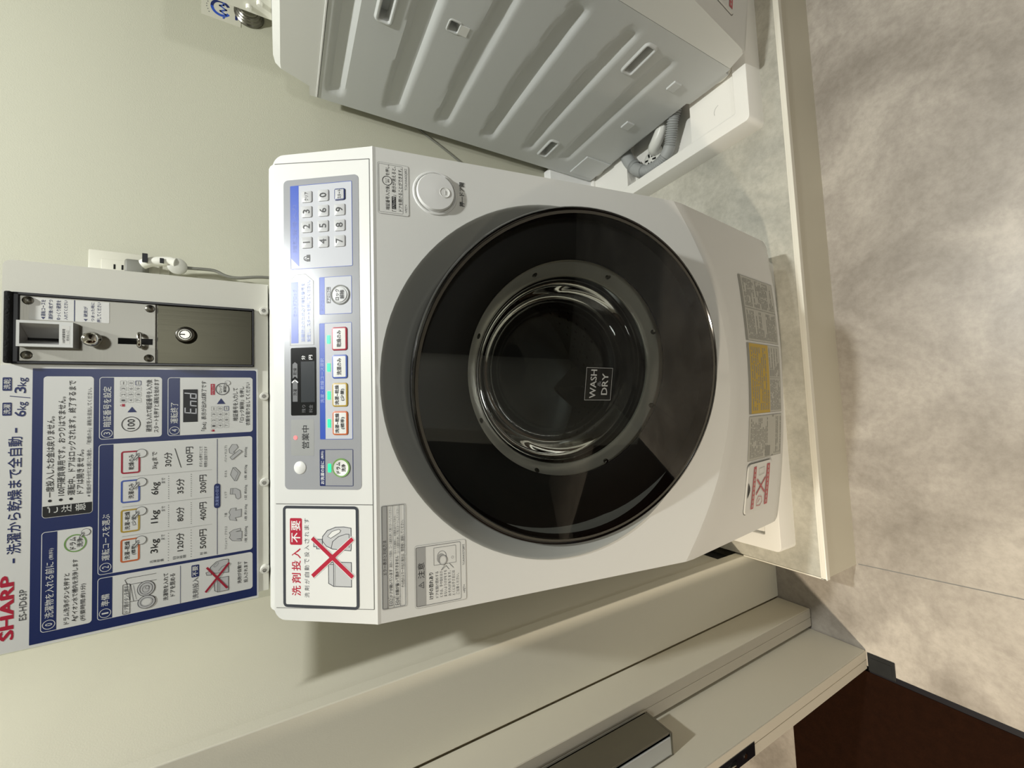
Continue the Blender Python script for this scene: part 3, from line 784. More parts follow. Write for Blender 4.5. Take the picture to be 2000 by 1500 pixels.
    for i in (-1, 0, 1): b.lathe([(0.0007, 0.0062), (0.0005, 0.0070), (0, 0.0071)], Vector(front_at(250.8 + i * 2, 91.4)), n, seg=8, r=(1, 0, 0))
    b.build('dimple', bt, smooth=40)

    # --- labels on the kick plate
    q = Print(lower_at)

    def micro(x0, z0, x1, z1, rows, c='label_dark'):
        h = (z1 - z0) / rows
        for i in range(rows):
            zz = z1 - (i + 0.5) * h; x = x0
            while x < x1 - 2:
                w = random.choice((4, 7, 10, 14)); w = min(w, x1 - x)
                if random.random() < 0.9: q.rect(x, zz - h * 0.22, x + w - 0.8, zz + h * 0.22, c, 4)
                x += w + random.choice((0.4, 0.4, 2.0))
                if random.random() < 0.06: break
    def label(x0, z0, x1, z1, c='label_grey', head=None, frame='label_dark', r=0):
        n = 8
        for i in range(n):
            a, e = x0 + (x1 - x0) * i / n, x0 + (x1 - x0) * (i + 1) / n
            q.rect(a, z0, e, z1, c, 1)
            if head: q.rect(a, z1 - head, e, z1, 'label_dark', 2)
        for a, e in (((x0, z0), (x0, z1)), ((x1, z0), (x1, z1))): q.line([a, e], 0.7, frame, 3)
        for i in range(n):
            a, e = x0 + (x1 - x0) * i / n, x0 + (x1 - x0) * (i + 1) / n
            q.line([(a, z0), (e, z0)], 0.7, frame, 3)
    label(73, -905, 200, -752, head=9); q.line([(137, -905), (137, -762)], 1.2, 'label_dark', 3); micro(77, -900, 133, -765, 20); micro(141, -900, 197, -765, 20)
    label(-66, -905, 68, -752, head=9)
    for i in range(8): q.rect(-66 + 134 * i / 8, -848, -66 + 134 * (i + 1) / 8, -761, 'label_yellow', 2)
    micro(-60, -845, 62, -765, 9); micro(-62, -902, 0, -850, 8); micro(6, -902, 64, -850, 8); q.line([(3, -903), (3, -849)], 0.8, 'label_dark', 3)
    label(-154, -905, -71, -752); micro(-150, -838, -75, -758, 12); q.rect(-154, -866, -71, -858, 'label_dark', 2); micro(-150, -903, -75, -868, 5); q.rect(-152, -850, -132, -828, 'label_dark', 5)
    q.build('rating_labels', t)
    # --- drain filter hatch
    b = MB(['white_plastic', 'seam_dark', 'rubber_dark'])
    hp = Print.rr(-258, -858, -159, -752, 10)
    def hat(x, z, out): return lower_at(x, z, 0, out)
    for k, (ins, m_) in enumerate(((0, 'white_plastic'),)):
        cxm, czm = -208.5, -805
        ringo = [hat(x, z, -0.0004) for x, z in hp]; ringi = [hat(cxm + (x - cxm) * 0.975, czm + (z - czm) * 0.975, -0.0002) for x, z in hp]; topr = [hat(cxm + (x - cxm) * 0.97, czm + (z - czm) * 0.97, 0.0022) for x, z in hp]
        b.grid([ringo, ringi], 'seam_dark', closed=True); b.grid([ringi, topr], 'white_plastic', closed=True); b.face(topr, 'white_plastic')
    lip = [(-225 + 30 * i / 8, -757 + 0.0) for i in range(9)]
    pts = [hat(x, z, 0.0026) for x, z in lip] + [hat(-225 + 30 * i / 8, -757 - 9 * math.sin(math.pi * i / 8), 0.0026) for i in range(8, -1, -1)][1:-1]
    b.face(pts, 'rubber_dark')
    ha = b.build('filter_hatch', t, smooth=30)
    pr = Print(lambda x, z, l=0: lower_at(x, z, l, 0.0026))
    for i in range(4):
        a = -249 + 82 * i / 4; e = -249 + 82 * (i + 1) / 4; pr.rect(a, -787, e, -776, 'label_red', 2); pr.rect(a, -848, e, -834, 'label_red', 2)
    for i in range(9): pr.rect(-246 + i * 8.6, -783.4, -240.4 + i * 8.6, -779.6, 'label_grey', 3); pr.rect(-245 + i * 8.6, -843, -239.4 + i * 8.6, -839, 'label_grey', 3)
    pr.line([(-222, -794), (-194, -829)], 3.4, 'label_red', 5); pr.line([(-222, -829), (-194, -794)], 3.4, 'label_red', 5)
    pr.line([(-246, -800), (-236, -798), (-228, -806), (-230, -818), (-240, -823), (-247, -815)], 1.2, 'label_red', 3, True); pr.line([(-240, -803), (-234, -812)], 1.2, 'label_red', 3)
    pr.line([(-186, -800), (-173, -799), (-171, -822), (-184, -823)], 0.7, 'ink_light', 3, True)
    pr.build('hatch_print', ha)

    # --- ribbed side panels
    for sgn in (-1, 1):
        side_panel(t, sgn)
    # --- base skirt and feet
    b = MB('grey_steel')
    sk = [(0.548, -0.936), (0.548, -0.949), (0.60, -0.950), (0.655, -0.948), (0.662, -0.930), (0.692, -0.919), (0.72, -0.934), (0.735, -0.940), (0.945, -0.945), (0.95, -0.947), (1.018, -0.947), (1.045, -0.949), (1.06, -0.948), (1.06, -0.90), (0.548, -0.90)]
    for x in (-0.298, 0.298): b.face([L3(x, y, z) for y, z in sk])
    rows = [[L3(-0.298, y, z) for y, z in sk], [L3(0.298, y, z) for y, z in sk]]
    b.grid(rows, closed=True); b.build('base_skirt', t, smooth=0)
    for x in (-0.262, 0.262):
        for y in (0.570, 1.02):
            b = MB(['cap_white', 'rubber_dark']); b.lathe([(0.031, 0.0535), (0.033, 0.056), (0.033, 0.070), (0.024, 0.072), (0.020, 0.075), (0.020, 0.10)], (x, y - OY, 0), (0, 0, 1), seg=28); b.build('foot', t, smooth=40)
    return t


def rbutton(b, cx, cs, w, h, r, up, edge, ew):
    A = Print.rr(cx - w / 2, cs - h / 2, cx + w / 2, cs + h / 2, r); B = Print.rr(cx - w / 2 + 0.5, cs - h / 2 + 0.5, cx + w / 2 - 0.5, cs + h / 2 - 0.5, r - 0.4)
    D = Print.rr(cx - w / 2 + 0.5 + ew, cs - h / 2 + 0.5 + ew, cx + w / 2 - 0.5 - ew, cs + h / 2 - 0.5 - ew, max(0.5, r - 0.4 - ew))
    b.grid([[panel_at(x, y, 0, 0.0002) for x, y in A], [panel_at(x, y, 0, up) for x, y in B]], edge, closed=True)
    b.grid([[panel_at(x, y, 0, up) for x, y in B], [panel_at(x, y, 0, up + 0.0003) for x, y in D]], edge, closed=True)
    b.face([panel_at(x, y, 0, up + 0.0003) for x, y in D], None)


def join_into(o, pr):
    """adds the print to the button it is printed on"""
    me = o.data; bm = bmesh.new(); bm.from_mesh(me)
    V = [bm.verts.new(v) for v in pr.V]
    base = len(me.materials)
    for k in pr.mats: me.materials.append(MATS[k])
    for f, k in zip(pr.F, pr.K):
        try: bm.faces.new([V[i] for i in f]).material_index = base + k
        except ValueError: pass
    bm.to_mesh(me); bm.free()


def key(cp, nm, x, s, w, h, r, m, txt, edge):
    b = MB(m); rbutton(b, x, s, w, h, r, 0.0017, edge or m, 1.2 if edge else 0.9)
    k = b.build(nm, cp, smooth=30); pr = Print(lambda px, py, l=0: panel_at(px, py, l, 0.0022))
    if len(txt) == 1: pr.text(txt, (x - 3.2, s - 4.6, x + 3.2, s + 4.6), 'ink_black', 1, 0.012, keep=True)
    else: pr.text(txt, (x - 5.8, s - 2.4, x + 5.8, s + 2.6), 'ink_black', 1, 0.012)
    join_into(k, pr)


RIBS = [(1.057, 1.027, 0.62, 1.034, 0.0), (0.924, 0.886, 0.60, 1.026, 0.004), (0.789, 0.757, 0.585, 1.016, 0.006), (0.653, 0.619, 0.568, 1.014, 0.012), (0.516, 0.489, 0.560, 1.010, 0.016), (0.388, 0.354, 0.575, 1.004, 0.008)]


def side_panel(t, sgn):
    """pressed steel side: six long recessed ribs, slots and small vents (y, z in room metres; local shift below)"""
    slots = [(0.62, 0.782, 0.966, 0.986), (0.940, 1.006, 0.434, 0.456), (0.580, 0.652, 0.428, 0.449)]
    vent = (0.721, 0.743, 0.834, 0.855)
    ys = {0.5345, 1.060}; zs = {0.2190, 1.0775}
    y = 0.535
    while y < 1.06: ys.add(round(y, 4)); y += 0.0105
    z = 0.221
    while z < 1.077: zs.add(round(z, 4)); z += 0.0062
    for a, c, d, e in slots + [vent]: ys |= {a, c}; zs |= {d, e}
    def clean(v, keep):
        v = sorted(v); out = []
        for q in v:
            if out and q - out[-1] < 0.0025:
                if q in keep: out[-1] = q
                continue
            out.append(q)
        return out
    ky = {q for s_ in slots + [vent] for q in s_[:2]}; kz = {q for s_ in slots + [vent] for q in s_[2:]}
    ys = clean(ys, ky); zs = clean(zs, kz)

    def sm(a): a = max(0.0, min(1.0, a)); return a * a * (3 - 2 * a)
    def depth(y, z):
        d = 0.0
        for zt, zb, y0, y1, bow in RIBS:
            k = (y - y0) / (y1 - y0); up = bow * math.sin(math.pi * max(0, min(1, k)))
            a = sm((z - (zb - 0.0065)) / 0.013); c = sm(((zt + up + 0.0065) - z) / 0.013)
            e = sm((y - y0) / 0.022) * sm((y1 - y) / 0.022)
            d = max(d, 0.0075 * min(a, c) * e)
        return -d
    X = 0.3
    b = MB(['grey_steel', 'black_hole'])
    V = {}
    for i, yy in enumerate(ys):
        for j, zz in enumerate(zs):
            V[i, j] = b.bm.verts.new((sgn * (X + depth(yy, zz)), max(yy, 0.5345 + 0.018 * max(0.0, (zz - 1.03) / 0.0475) + 0.0008 * i) - OY, zz - ST))
    def inslot(y, z): return any(a < y < c and d < z < e for a, c, d, e in slots + [vent])
    for i in range(len(ys) - 1):
        for j in range(len(zs) - 1):
            if inslot((ys[i] + ys[i + 1]) / 2, (zs[j] + zs[j + 1]) / 2): continue
            b.bm.faces.new([V[i, j], V[i + 1, j], V[i + 1, j + 1], V[i, j + 1]])
    sp = b.build('side_panel', t, smooth=30, merge=False)
    for (a, c, d, e) in slots + [vent]:
        b = MB(['grey_steel', 'white_plastic', 'black_hole'])
        w = 0.0050 if (a, c, d, e) != vent else 0.0028; h = 0.0035 if (a, c, d, e) != vent else 0.0012
        def rect(p, x): return [(sgn * x, q[0] - OY, q[1] - ST) for q in Print.rr(a - p, d - p, c + p, e + p, 0.003 + max(p, 0))]
        rows = [rect(w * 1.9, X - 0.0004), rect(w, X + h), rect(w * 0.5, X + h), rect(0.0, X + h * 0.4), rect(-0.0015, X - 0.022)]
        b.grid(rows, 'grey_steel', closed=True); b.face(rows[-1], 'grey_steel')
        if (a, c, d, e) == vent:
            b.box(*sorted((sgn * (X - 0.003), sgn * (X + 0.0012))), a - OY, c - OY, d - 0.020 - ST, d - ST, 'white_plastic')
        b.build('slot_frame' if (a, c, d, e) != vent else 'vent_frame', sp, smooth=30)
    # pressed notches along the foot of the panel
    for y0, y1, z0, z1 in ((0.618, 0.646, 0.286, 0.312), (0.775, 0.802, 0.286, 0.314), (0.95, 1.04, 0.214, 0.312)):
        x0, x1 = sorted((sgn * (X - 0.002), sgn * (X + 0.0042)))
        b = MB('grey_steel'); b.box(x0, x1, y0 - OY, y1 - OY, z0 - ST, z1 - ST, bev=0.0018); b.build('foot_emboss', sp, smooth=0)
    b = MB('white_gloss'); x0, x1 = sorted((sgn * (X - 0.004), sgn * (X + 0.0016))); b.box(x0, x1, 0.60 - OY, 1.058 - OY, 1.0776 - ST, 1.0812 - ST, bev=0.0006); b.build('lid_seam', sp, smooth=0)

PHI = math.radians(2.058)
LOC = (0.0500, 0.7487, ST)
KC = 0.628 / 0.800             # the coin unit was measured on the plane y = 0.800; it stands at y = 0.628
LOCC = tuple(CAM + KC * (Vector(LOC) - CAM))
wm = washing_machine('white front-loading washing machine with coin panel on top and its black round door ajar', LOC, -PHI)


def copy_tree(o, parent=None):
    c = o.copy(); C.objects.link(c)
    if parent is not None:
        c.parent = parent
    for ch in list(o.children): copy_tree(ch, c)
    return c


wm2 = copy_tree(wm)
for o_ in wm.children:
    if o_.name.startswith('foot') and sum(v.co.x for v in o_.data.vertices) > 0: o_.location.x = -0.058
wm2.location = (1.090, OY, ST); wm2.rotation_euler = (0, 0, 0)
wm2['label'] = 'second washing machine, seen only by its grey ribbed side panel'
for o_ in (wm, wm2): o_['group'] = 'coin laundry washing machines'


# ------------------------------------------------------------------ drain trays
def tray(label, x, y, w=0.64):
    d, h = 0.575, 0.060
    xs = [0.034, 0.185, w - 0.185, w - 0.034]; ys = [0.034, 0.158, 0.392, 0.541]
    b = MB('tray_white')
    loops = [(0.0, 0.0, 0.012), (0.0, h - 0.003, 0.012), (0.0009, h - 0.0009, 0.0115), (0.003, h, 0.010), (0.0325, h, 0.004), (0.034, h - 0.0015, 0.003)]
    b.grid([[(x, y, z) for x, y in Print.rr(i_, i_, w - i_, d - i_, r_)] for i_, z, r_ in loops], closed=True)
    b.face([(x, y, 0.0) for x, y in Print.rr(0, 0, w, d, 0.012)])
    def H(i, j):
        if i in (-1, 3) or j in (-1, 3): return h - 0.0015
        if i in (0, 2) and j in (0, 2): return 0.052
        return 0.014
    for i in range(3):
        for j in range(3):
            z = H(i, j); b.face([(xs[i], ys[j], z), (xs[i + 1], ys[j], z), (xs[i + 1], ys[j + 1], z), (xs[i], ys[j + 1], z)])
    for i in range(-1, 3):
        for j in range(3):
            z, z2 = H(i, j), H(i + 1, j)
            if abs(z - z2) > 1e-6: q = xs[i + 1]; b.face([(q, ys[j], z), (q, ys[j + 1], z), (q, ys[j + 1], z2), (q, ys[j], z2)])
            z, z2 = H(j, i), H(j, i + 1)
            if abs(z - z2) > 1e-6: q = ys[i + 1]; b.face([(xs[j], q, z), (xs[j + 1], q, z), (xs[j + 1], q, z2), (xs[j], q, z2)])
    t = thing('drain_pan', label, 'drain pan', (x, y, ST), 0, 'white drain pans under the washing machines')
    b.build('pan', t, smooth=40)
    for cx, cy, a0 in ((0.075, 0.075, 0.2), (w - 0.075, 0.075, 1.7), (0.075, 0.50, 0.4), (w - 0.075, 0.50, 2.2)):
        b = MB('seam_dark'); b.grid([[(cx + R * math.cos(a0 + i * 0.22), cy + R * math.sin(a0 + i * 0.22), 0.0523) for i in range(9)] for R in (0.0145, 0.0152)])
        b.build('corner_mark', t, smooth=0)
    return t


tray('white drain pan under the white washing machine with the black round door', -0.341, 0.5148, 0.668)
tp = tray('white drain pan under the grey ribbed washing machine, holding the drain hose', 0.657, 0.5095)
# drain trap and hose in the second pan
tr = thing('drain_trap', 'white drain trap with slotted cap in the pan beside the grey hose', 'drain trap', (0.742, 0.822, ST))
b = MB(['trap_white', 'black_hole'])
b.lathe([(0.034, 0.0145), (0.034, 0.026), (0.031, 0.030), (0.022, 0.034), (0.0, 0.036)], (0, 0, 0), (0, 0, 1), seg=36)
for i in range(6):
    a = i * math.pi / 3 + 0.3; ca, sa = math.cos(a), math.sin(a)
    b.face([(ca * r - sa * w, sa * r + ca * w, z) for r, w, z in ((0.008, 0.0022, 0.0362), (0.021, 0.0034, 0.0348), (0.021, -0.0034, 0.0348), (0.008, -0.0022, 0.0362))], 'black_hole')
b.build('trap_cap', tr, smooth=40)
b = MB('trap_white'); b.tube([(0.018, -0.022, 0.020), (0.018, -0.024, 0.045), (0.028, -0.042, 0.053), (0.050, -0.062, 0.055), (0.085, -0.075, 0.055)], 0.0165, seg=18, smooth=8)
b.lathe([(0.0, 0.012), (0.012, 0.010), (0.0172, 0.004), (0.0172, -0.006)], (0.018, -0.022, 0.024), (0, 0.35, -1), seg=20); b.build('trap_elbow', tr, smooth=40)

hs = thing('drain_hose', 'grey corrugated drain hose looping across the white pan', 'hose', (0, 0, 0))
b = MB('hose_grey')
path = [(0.850, 0.688, 0.202), (0.822, 0.697, 0.203), (0.793, 0.714, 0.200), (0.764, 0.731, 0.190), (0.733, 0.748, 0.182), (0.714, 0.772, 0.180), (0.709, 0.806, 0.179), (0.717, 0.842, 0.178), (0.740, 0.875, 0.178), (0.775, 0.899, 0.180), (0.82, 0.915, 0.186)]


def hr(t):
    if t < 0.10: return 0.0125
    if 0.38 < t < 0.47: return 0.0165
    if t > 0.72: return 0.0190
    return 0.0150 + 0.0016 * math.sin(t * 2 * math.pi * 62)


b.tube(path, 0.015, seg=20, smooth=44, rad=hr); b.build('hose_tube', hs, smooth=60)
b = MB('pipe_grey'); b.lathe([(0.0196, 0), (0.0212, 0.002), (0.0212, 0.012), (0.0196, 0.014)], (0.748, 0.880, 0.178), (0.8, 0.55, 0.05), seg=24); b.build('hose_cuff', hs, smooth=40)

# ------------------------------------------------------------------ coin unit standing on the first machine
cb = thing('coin_box', 'white coin payment panel with steel coin slot on top of the washing machine', 'coin machine', LOCC, -PHI); cb.scale = (KC, KC, KC)


def cpt(x, z, out=0.0): return (x / 1000, 0.800 - OY - out, z / 1000 + OZ)


def cbox(b, x0, x1, z0, z1, o0, o1, m=None, bev=0.0):
    b.box(x0 / 1000, x1 / 1000, 0.8 - OY - o1, 0.8 - OY - o0, z0 / 1000 + OZ, z1 / 1000 + OZ, m, bev)


b = MB('board_white')
pts = Print.rr(-336, 21.4, 176.5, 326.5, (1, 1, 9, 9))
b.grid([[cpt(x, z, -0.37) for x, z in pts], [cpt(x, z, -0.003) for x, z in pts], [cpt(x * 0.996 - 0.2, 172 + (z - 172) * 0.994, 0.0) for x, z in pts]], closed=True)
b.face([cpt(x * 0.996 - 0.2, 172 + (z - 172) * 0.994, 0.0) for x, z in pts]); b.face([cpt(x, z, -0.37) for x, z in pts])
b.build('casing', cb, smooth=30)
b = MB('frame_black'); 
for x0, x1, z0, z1 in ((35.2, 39, 41.5, 315), (128, 131.8, 41.5, 315), (35.2, 131.8, 41.5, 44), (35.2, 131.8, 308.2, 315)): cbox(b, x0, x1, z0, z1, 0.0, 0.005, bev=0.0008)
b.build('coin_frame', cb, smooth=0)
b = MB('foam_black'); cbox(b, 35.8, 131.6, 313.5, 320.6, 0.0, 0.010, bev=0.002); b.build('foam_strip', cb, smooth=40)
b = MB('steel_brushed'); cbox(b, 39, 128.0, 167.3, 308.2, 0.0, 0.0032, bev=0.0006); b.build('coin_plate', cb, smooth=0)
b = MB('steel_dark_reflection'); cbox(b, 38.2, 127.6, 44.3, 165.6, 0.0, 0.0038, bev=0.0009); lk = b.build('cash_door', cb, smooth=0)
b = MB(['chrome_dark', 'black_hole', 'chrome'])
b.lathe([(0.0132, 0.0), (0.0130, 0.004), (0.0112, 0.0095), (0.0100, 0.0102), (0.0072, 0.0102), (0.0071, 0.0094), (0.0060, 0.0094), (0.0059, 0.0101), (0.0, 0.0101)], cpt(83.0, 130.5, 0.0038), (0, -1, 0), seg=40, r=(1, 0, 0), ms=['chrome_dark'] * 4 + ['black_hole'] * 2 + ['chrome_dark'] * 2)
b.box(0.0822, 0.0838, 0.8 - OY - 0.0143, 0.8 - OY - 0.0130, 0.1305 + OZ, 0.1375 + OZ, 'black_hole'); b.build('key_lock', lk, smooth=40)
# coin entry: a cast funnel with a narrow slot
ec = MB(['cast_zinc', 'cast_light', 'black_hole'])
x0, x1, z0, z1, OUT = 57.0, 91.6, 250.5, 303.8, 0.022
ix0, ix1, iz0, iz1 = 60.6, 88.2, 264.0, 300.8
A = [cpt(x, z, 0.0032) for x, z in ((x0, z0), (x1, z0), (x1, z1), (x0, z1))]; Bq = [cpt(x, z, OUT) for x, z in ((x0, z0), (x1, z0), (x1, z1), (x0, z1))]; Cq = [cpt(x, z, OUT) for x, z in ((ix0, iz0), (ix1, iz0), (ix1, iz1), (ix0, iz1))]
Dq = [cpt(x, z, 0.006) for x, z in ((66.8, 269.5), (70.4, 269.5), (70.4, 299), (66.8, 299))]
ec.grid([A, Bq], 'cast_zinc', closed=True); ec.grid([Bq, Cq], 'cast_light', closed=True); ec.grid([Cq, Dq], 'cast_zinc', closed=True); ec.face(Dq, 'cast_zinc')
ec.face([cpt(x, z, 0.0062) for x, z in ((66.8, 269.5), (70.4, 269.5), (70.4, 299), (66.8, 299))], 'black_hole')
en = ec.build('coin_entry', cb, smooth=0)
p = Print(lambda x, z, l=0: cpt(x, z, OUT + l * LAY))
p.rect(61.5, 253.6, 86.6, 261.6, 'sticker_white', 1); p.text('100円硬貨専用', (63, 258, 82, 260.9), 'ink_black', 2, 0.02); p.text('硬貨投入口', (66, 254.2, 80, 257), 'ink_grey', 2)
p.build('entry_label', en)
b = MB(['chrome', 'chrome_dark']); b.lathe([(0.0070, 0.0), (0.0070, 0.010), (0.0096, 0.013), (0.0104, 0.020), (0.0092, 0.027), (0.0052, 0.0310), (0.0, 0.0318)], cpt(70.8, 233.5, 0.0032), (-0.06, -1, -0.10), seg=32, r=(1, 0, 0)); b.build('return_knob', cb, smooth=60)
b = MB('black_hole'); cbox(b, 66.3, 75.2, 170.8, 209.6, 0.0, 0.0036); b.build('return_slot', cb, smooth=0)
b = MB('chrome'); b.tube([cpt(62.5, 182.5, 0.002), cpt(62.5, 182.5, 0.016), cpt(64.5, 182.0, 0.021), cpt(71.5, 181.8, 0.0225), cpt(78.5, 182.0, 0.021), cpt(80.5, 182.5, 0.016), cpt(80.5, 182.5, 0.002)], 0.0028, seg=14, smooth=6); b.build('return_loop', cb, smooth=60)
for x, z in ((121.4, 300.2), (47.2, 301), (120.9, 174), (46.2, 175)):
    b = MB('chrome_dark'); b.lathe([(0.0058, 0), (0.0056, 0.0012), (0.0040, 0.0026), (0.0, 0.0031)], cpt(x, z, 0.0032), (0, -1, 0), seg=22, r=(1, 0, 0)); b.build('screw', cb, smooth=60)
p = Print(lambda x, z, l=0: cpt(x, z, 0.0034 + l * LAY))
p.rect(95.8, 219.2, 126.2, 299.2, 'sticker_white', 1, 1); p.line([(96.4, 255.2), (125.6, 255.2)], 1.0, 'sign_blue', 2)
p.poly([(96.8, 285.8), (100, 283.6), (100, 288)], 'sign_blue', 2); p.text('運転コースを', (101, 283.6, 123.5, 288), 'sign_blue', 2, 0.02); p.text('選択後1枚ずつ', (97.2, 276.6, 124.4, 280.8), 'sign_blue', 2, 0.02); p.text('ゆっくり硬貨を', (97, 268.8, 124.2, 273.3), 'sign_blue', 2, 0.02); p.text('入れてください', (97.6, 262, 124.9, 265.8), 'sign_blue', 2, 0.02)
p.poly([(97, 243.8), (100.2, 241.6), (100.2, 246)], 'sign_blue', 2); p.text('硬貨が', (103, 241.9, 117.8, 245.9), 'sign_blue', 2, 0.02); p.text('つまった時に', (97.6, 234.8, 124.5, 238.4), 'sign_blue', 2, 0.02); p.text('押してください', (96.4, 227.8, 125.1, 232.2), 'sign_blue', 2, 0.02)
p.build('coin_note', cb)
for x in (129, -13.7, -156.2, -298.4):
    b = MB(['cap_white', 'ink_black']); b.lathe([(0.0068, 0.0), (0.0066, 0.008), (0.0058, 0.0102), (0.0030, 0.0104), (0.0027, 0.0086), (0.0, 0.0086)], cpt(x, 27.4, 0.0), (0, -1, 0), seg=28, r=(1, 0, 0), ms=['cap_white'] * 3 + ['ink_black'] + ['cap_white'])
    b.build('bolt_cap', cb, smooth=40)

for y_, z_ in ((0.9050, 0.0560), (0.8875, 0.0372)):
    b = MB('cap_white'); b.lathe([(0.0068, 0.0), (0.0066, 0.007), (0.0058, 0.0092), (0.0, 0.0096)], (-0.336, (y_ - 0.628) / KC + 0.8 - OY, z_ / KC + OZ), (-1, 0, 0), seg=24, r=(0, 1, 0)); b.build('side_cap', cb, smooth=40)
cb2 = copy_tree(cb); off = Matrix.Rotation(PHI, 4, 'Z') @ (Vector(LOCC) - Vector(LOC)); cb2.location = Vector((1.090, OY, ST)) + off; cb2.rotation_euler = (0, 0, 0)
cb2['label'] = 'second coin unit, a white casing corner beside the chrome water tap'
for o_ in (cb, cb2): o_['group'] = 'coin payment units on the washing machines'
# ------------------------------------------------------------------ instruction sign
sg = thing('instruction_sign', 'blue and white laundry instruction sign beside the coin slot', 'sign', LOCC, -PHI); sg.scale = (KC, KC, KC)
b = MB('sign_white')
pts = Print.rr(-343.3, 36.6, 33.6, 325.5, (0.6, 3, 2, 2))
b.grid([[cpt(x, z, 0.0002) for x, z in pts], [cpt(x, z, 0.0016) for x, z in pts]], closed=True); b.face([cpt(x, z, 0.0016) for x, z in pts]); b.face([cpt(x, z, 0.0002) for x, z in pts])
b.build('sign_plate', sg, smooth=0)
p = Print(lambda x, z, l=0: cpt(x, z, 0.0016 + l * LAY))
BL, WH, NV, K = 'sign_blue', 'sign_white', 'ink_navy', 'ink_black'
p.rect(-339.8, 38.7, 29.4, 295.6, BL, 1, (0.5, 3, 0.5, 0.5))
p.text('SHARP', (-326.1, 309.7, -244.6, 321.9), 'ink_red', 2, 0.045)
p.text('ES-HD63P', (-304.9, 298.4, -264.8, 305.2), 'ink_grey', 2, 0.01)
p.text('洗濯から乾燥まで全自動', (-216.3, 304.2, -62.2, 317.2), NV, 2, 0.018)
p.rect(-228.3, 309.6, -222.2, 311.5, NV, 2); p.rect(-56.8, 309.2, -50.4, 311.1, NV, 2)
p.rect(-33.8, 314.4, -16.4, 322.8, NV, 2, 1.2); p.text('洗濯', (-31.6, 315.5, -18.6, 321.7), WH, 3, 0.01); p.rect(-0.8, 314.6, 17.1, 323, NV, 2, 1.2); p.text('洗乾', (1.4, 315.7, 14.9, 321.9), WH, 3, 0.01)
p.text('6', (-35.3, 301.4, -27.6, 311.8), NV, 2, 0.02); p.text('kg', (-26.3, 299.1, -15.8, 309.4), NV, 2, 0.012); p.line([(-10.6, 298), (-7.9, 315.8)], 1.0, NV, 2); p.text('3', (-3.7, 301.6, 4.2, 312), NV, 2, 0.02); p.text('kg', (5.4, 299.2, 16.8, 309.4), NV, 2, 0.012)


def sbox(x0, z0, x1, z1, hd, r=4):
    p.rect(x0, z0, x1, z1, WH, 2, r); 
    if hd: p.rect(x0 + 0.8, z1 - hd, x1 - 0.8, z1 - 0.8, BL, 3, (0, 0, r - 0.8, r - 0.8))


# 0
sbox(-326.8, 235.2, -193, 285.4, 15.2); p.ring(-317.5, 277.4, 6.2, 0.7, WH, 4); p.text('0', (-319.3, 273.9, -315.7, 280.9), WH, 4)
p.text('洗濯物を入れる前に', (-308.8, 272.8, -234.5, 281.4), WH, 4, 0.008); p.text('(無料)', (-231.2, 273.2, -215.8, 278.1), WH, 4)
p.text('ドラム洗浄ボタンを押すと', (-321.9, 257.8, -253.1, 263.6), K, 4, 0.012); p.text('Ag', (-320.5, 249.2, -313.6, 255.3), K, 4, 0.012); p.text('+', (-313.2, 252.6, -310.8, 255.4), K, 4); p.text('イオン水で槽内を洗浄します', (-310.2, 249.6, -235.5, 255.3), K, 4, 0.012); p.text('(所要時間:約1分)', (-321.8, 241.2, -270.9, 247.0), K, 4, 0.012)
p.ring(-213.4, 252.3, 12.2, 1.6, 'ink_green', 4, 11.4); p.text('ドラム', (-221.3, 252, -205, 257.8), K, 4, 0.02); p.text('洗浄', (-219.4, 244.9, -207.4, 250.9), K, 4, 0.02); p.hand(-206.8, 247.8, 11, 5)
# caution box
sbox(-174.4, 235.2, 18.6, 285.2, 0); p.rect(-173.8, 235.9, -158.6, 284.6, K, 3, (3.4, 0, 0, 3.4))
p.text('ご', (-168.2, 269.8, -158.8 - 0.6, 280.3), WH, 4, 0.01); p.text('注', (-169, 256.4, -159.4, 266.6), WH, 4, 0.01); p.text('意', (-169.2, 242.5, -159.4, 252.9), WH, 4, 0.01)
for z in (277.8, 267.3, 257.2): p.disc(-151.6, z, 1.8, K, 4)
p.text('一度投入したお金は戻りません。', (-146.8, 274.0, -36.5, 281.8), K, 4, 0.012); p.text('100円硬貨専用です。おつりはでません。', (-145.9, 263.4, -9.5, 271.1), K, 4, 0.012)
p.text('運転中、ドアはロックされます。終了するまで', (-146.4, 253.2, 12.8, 260.9), K, 4, 0.012); p.text('ドアは開きません。', (-145.6, 244.7, -84.5, 251.8), K, 4, 0.012)
p.text('※ 乾燥が不十分だと感じた場合、「乾燥のみ」運転を追加してください。', (-151, 237.2, 2.5, 241.9), 'ink_grey', 4, 0.01)
# 1
sbox(-326.4, 44.6, -267.6, 229.6, 15.6); p.ring(-317.8, 221.4, 6.3, 0.7, WH, 4); p.text('1', (-319, 217.9, -317, 224.9), WH, 4); p.text('準備', (-308, 216.9, -291.4, 225.6), WH, 4, 0.008)
p.frame(-325.1, 194.7, -282.7, 203.1, 0.6, K, 4, 1.2); p.text('ドア開ボタンを押す', (-323, 196.2, -285, 201.7), 'ink_grey', 5, 0.012)
p.line([(-309, 194.5), (-309, 165.8)], 0.5, K, 4); p.line([(-309, 191), (-284, 194.6), (-282, 198.6), (-307, 195)], 0.5, K, 4); p.line([(-284, 194.6), (-284, 165.4)], 0.5, K, 4); p.line([(-276.6, 200.6), (-274.6, 197.6), (-274.6, 165.8)], 0.5, K, 4); p.line([(-282, 198.6), (-276.6, 200.6)], 0.6, K, 4); p.line([(-307, 188), (-286, 191.4)], 0.4, 'ink_grey', 4)
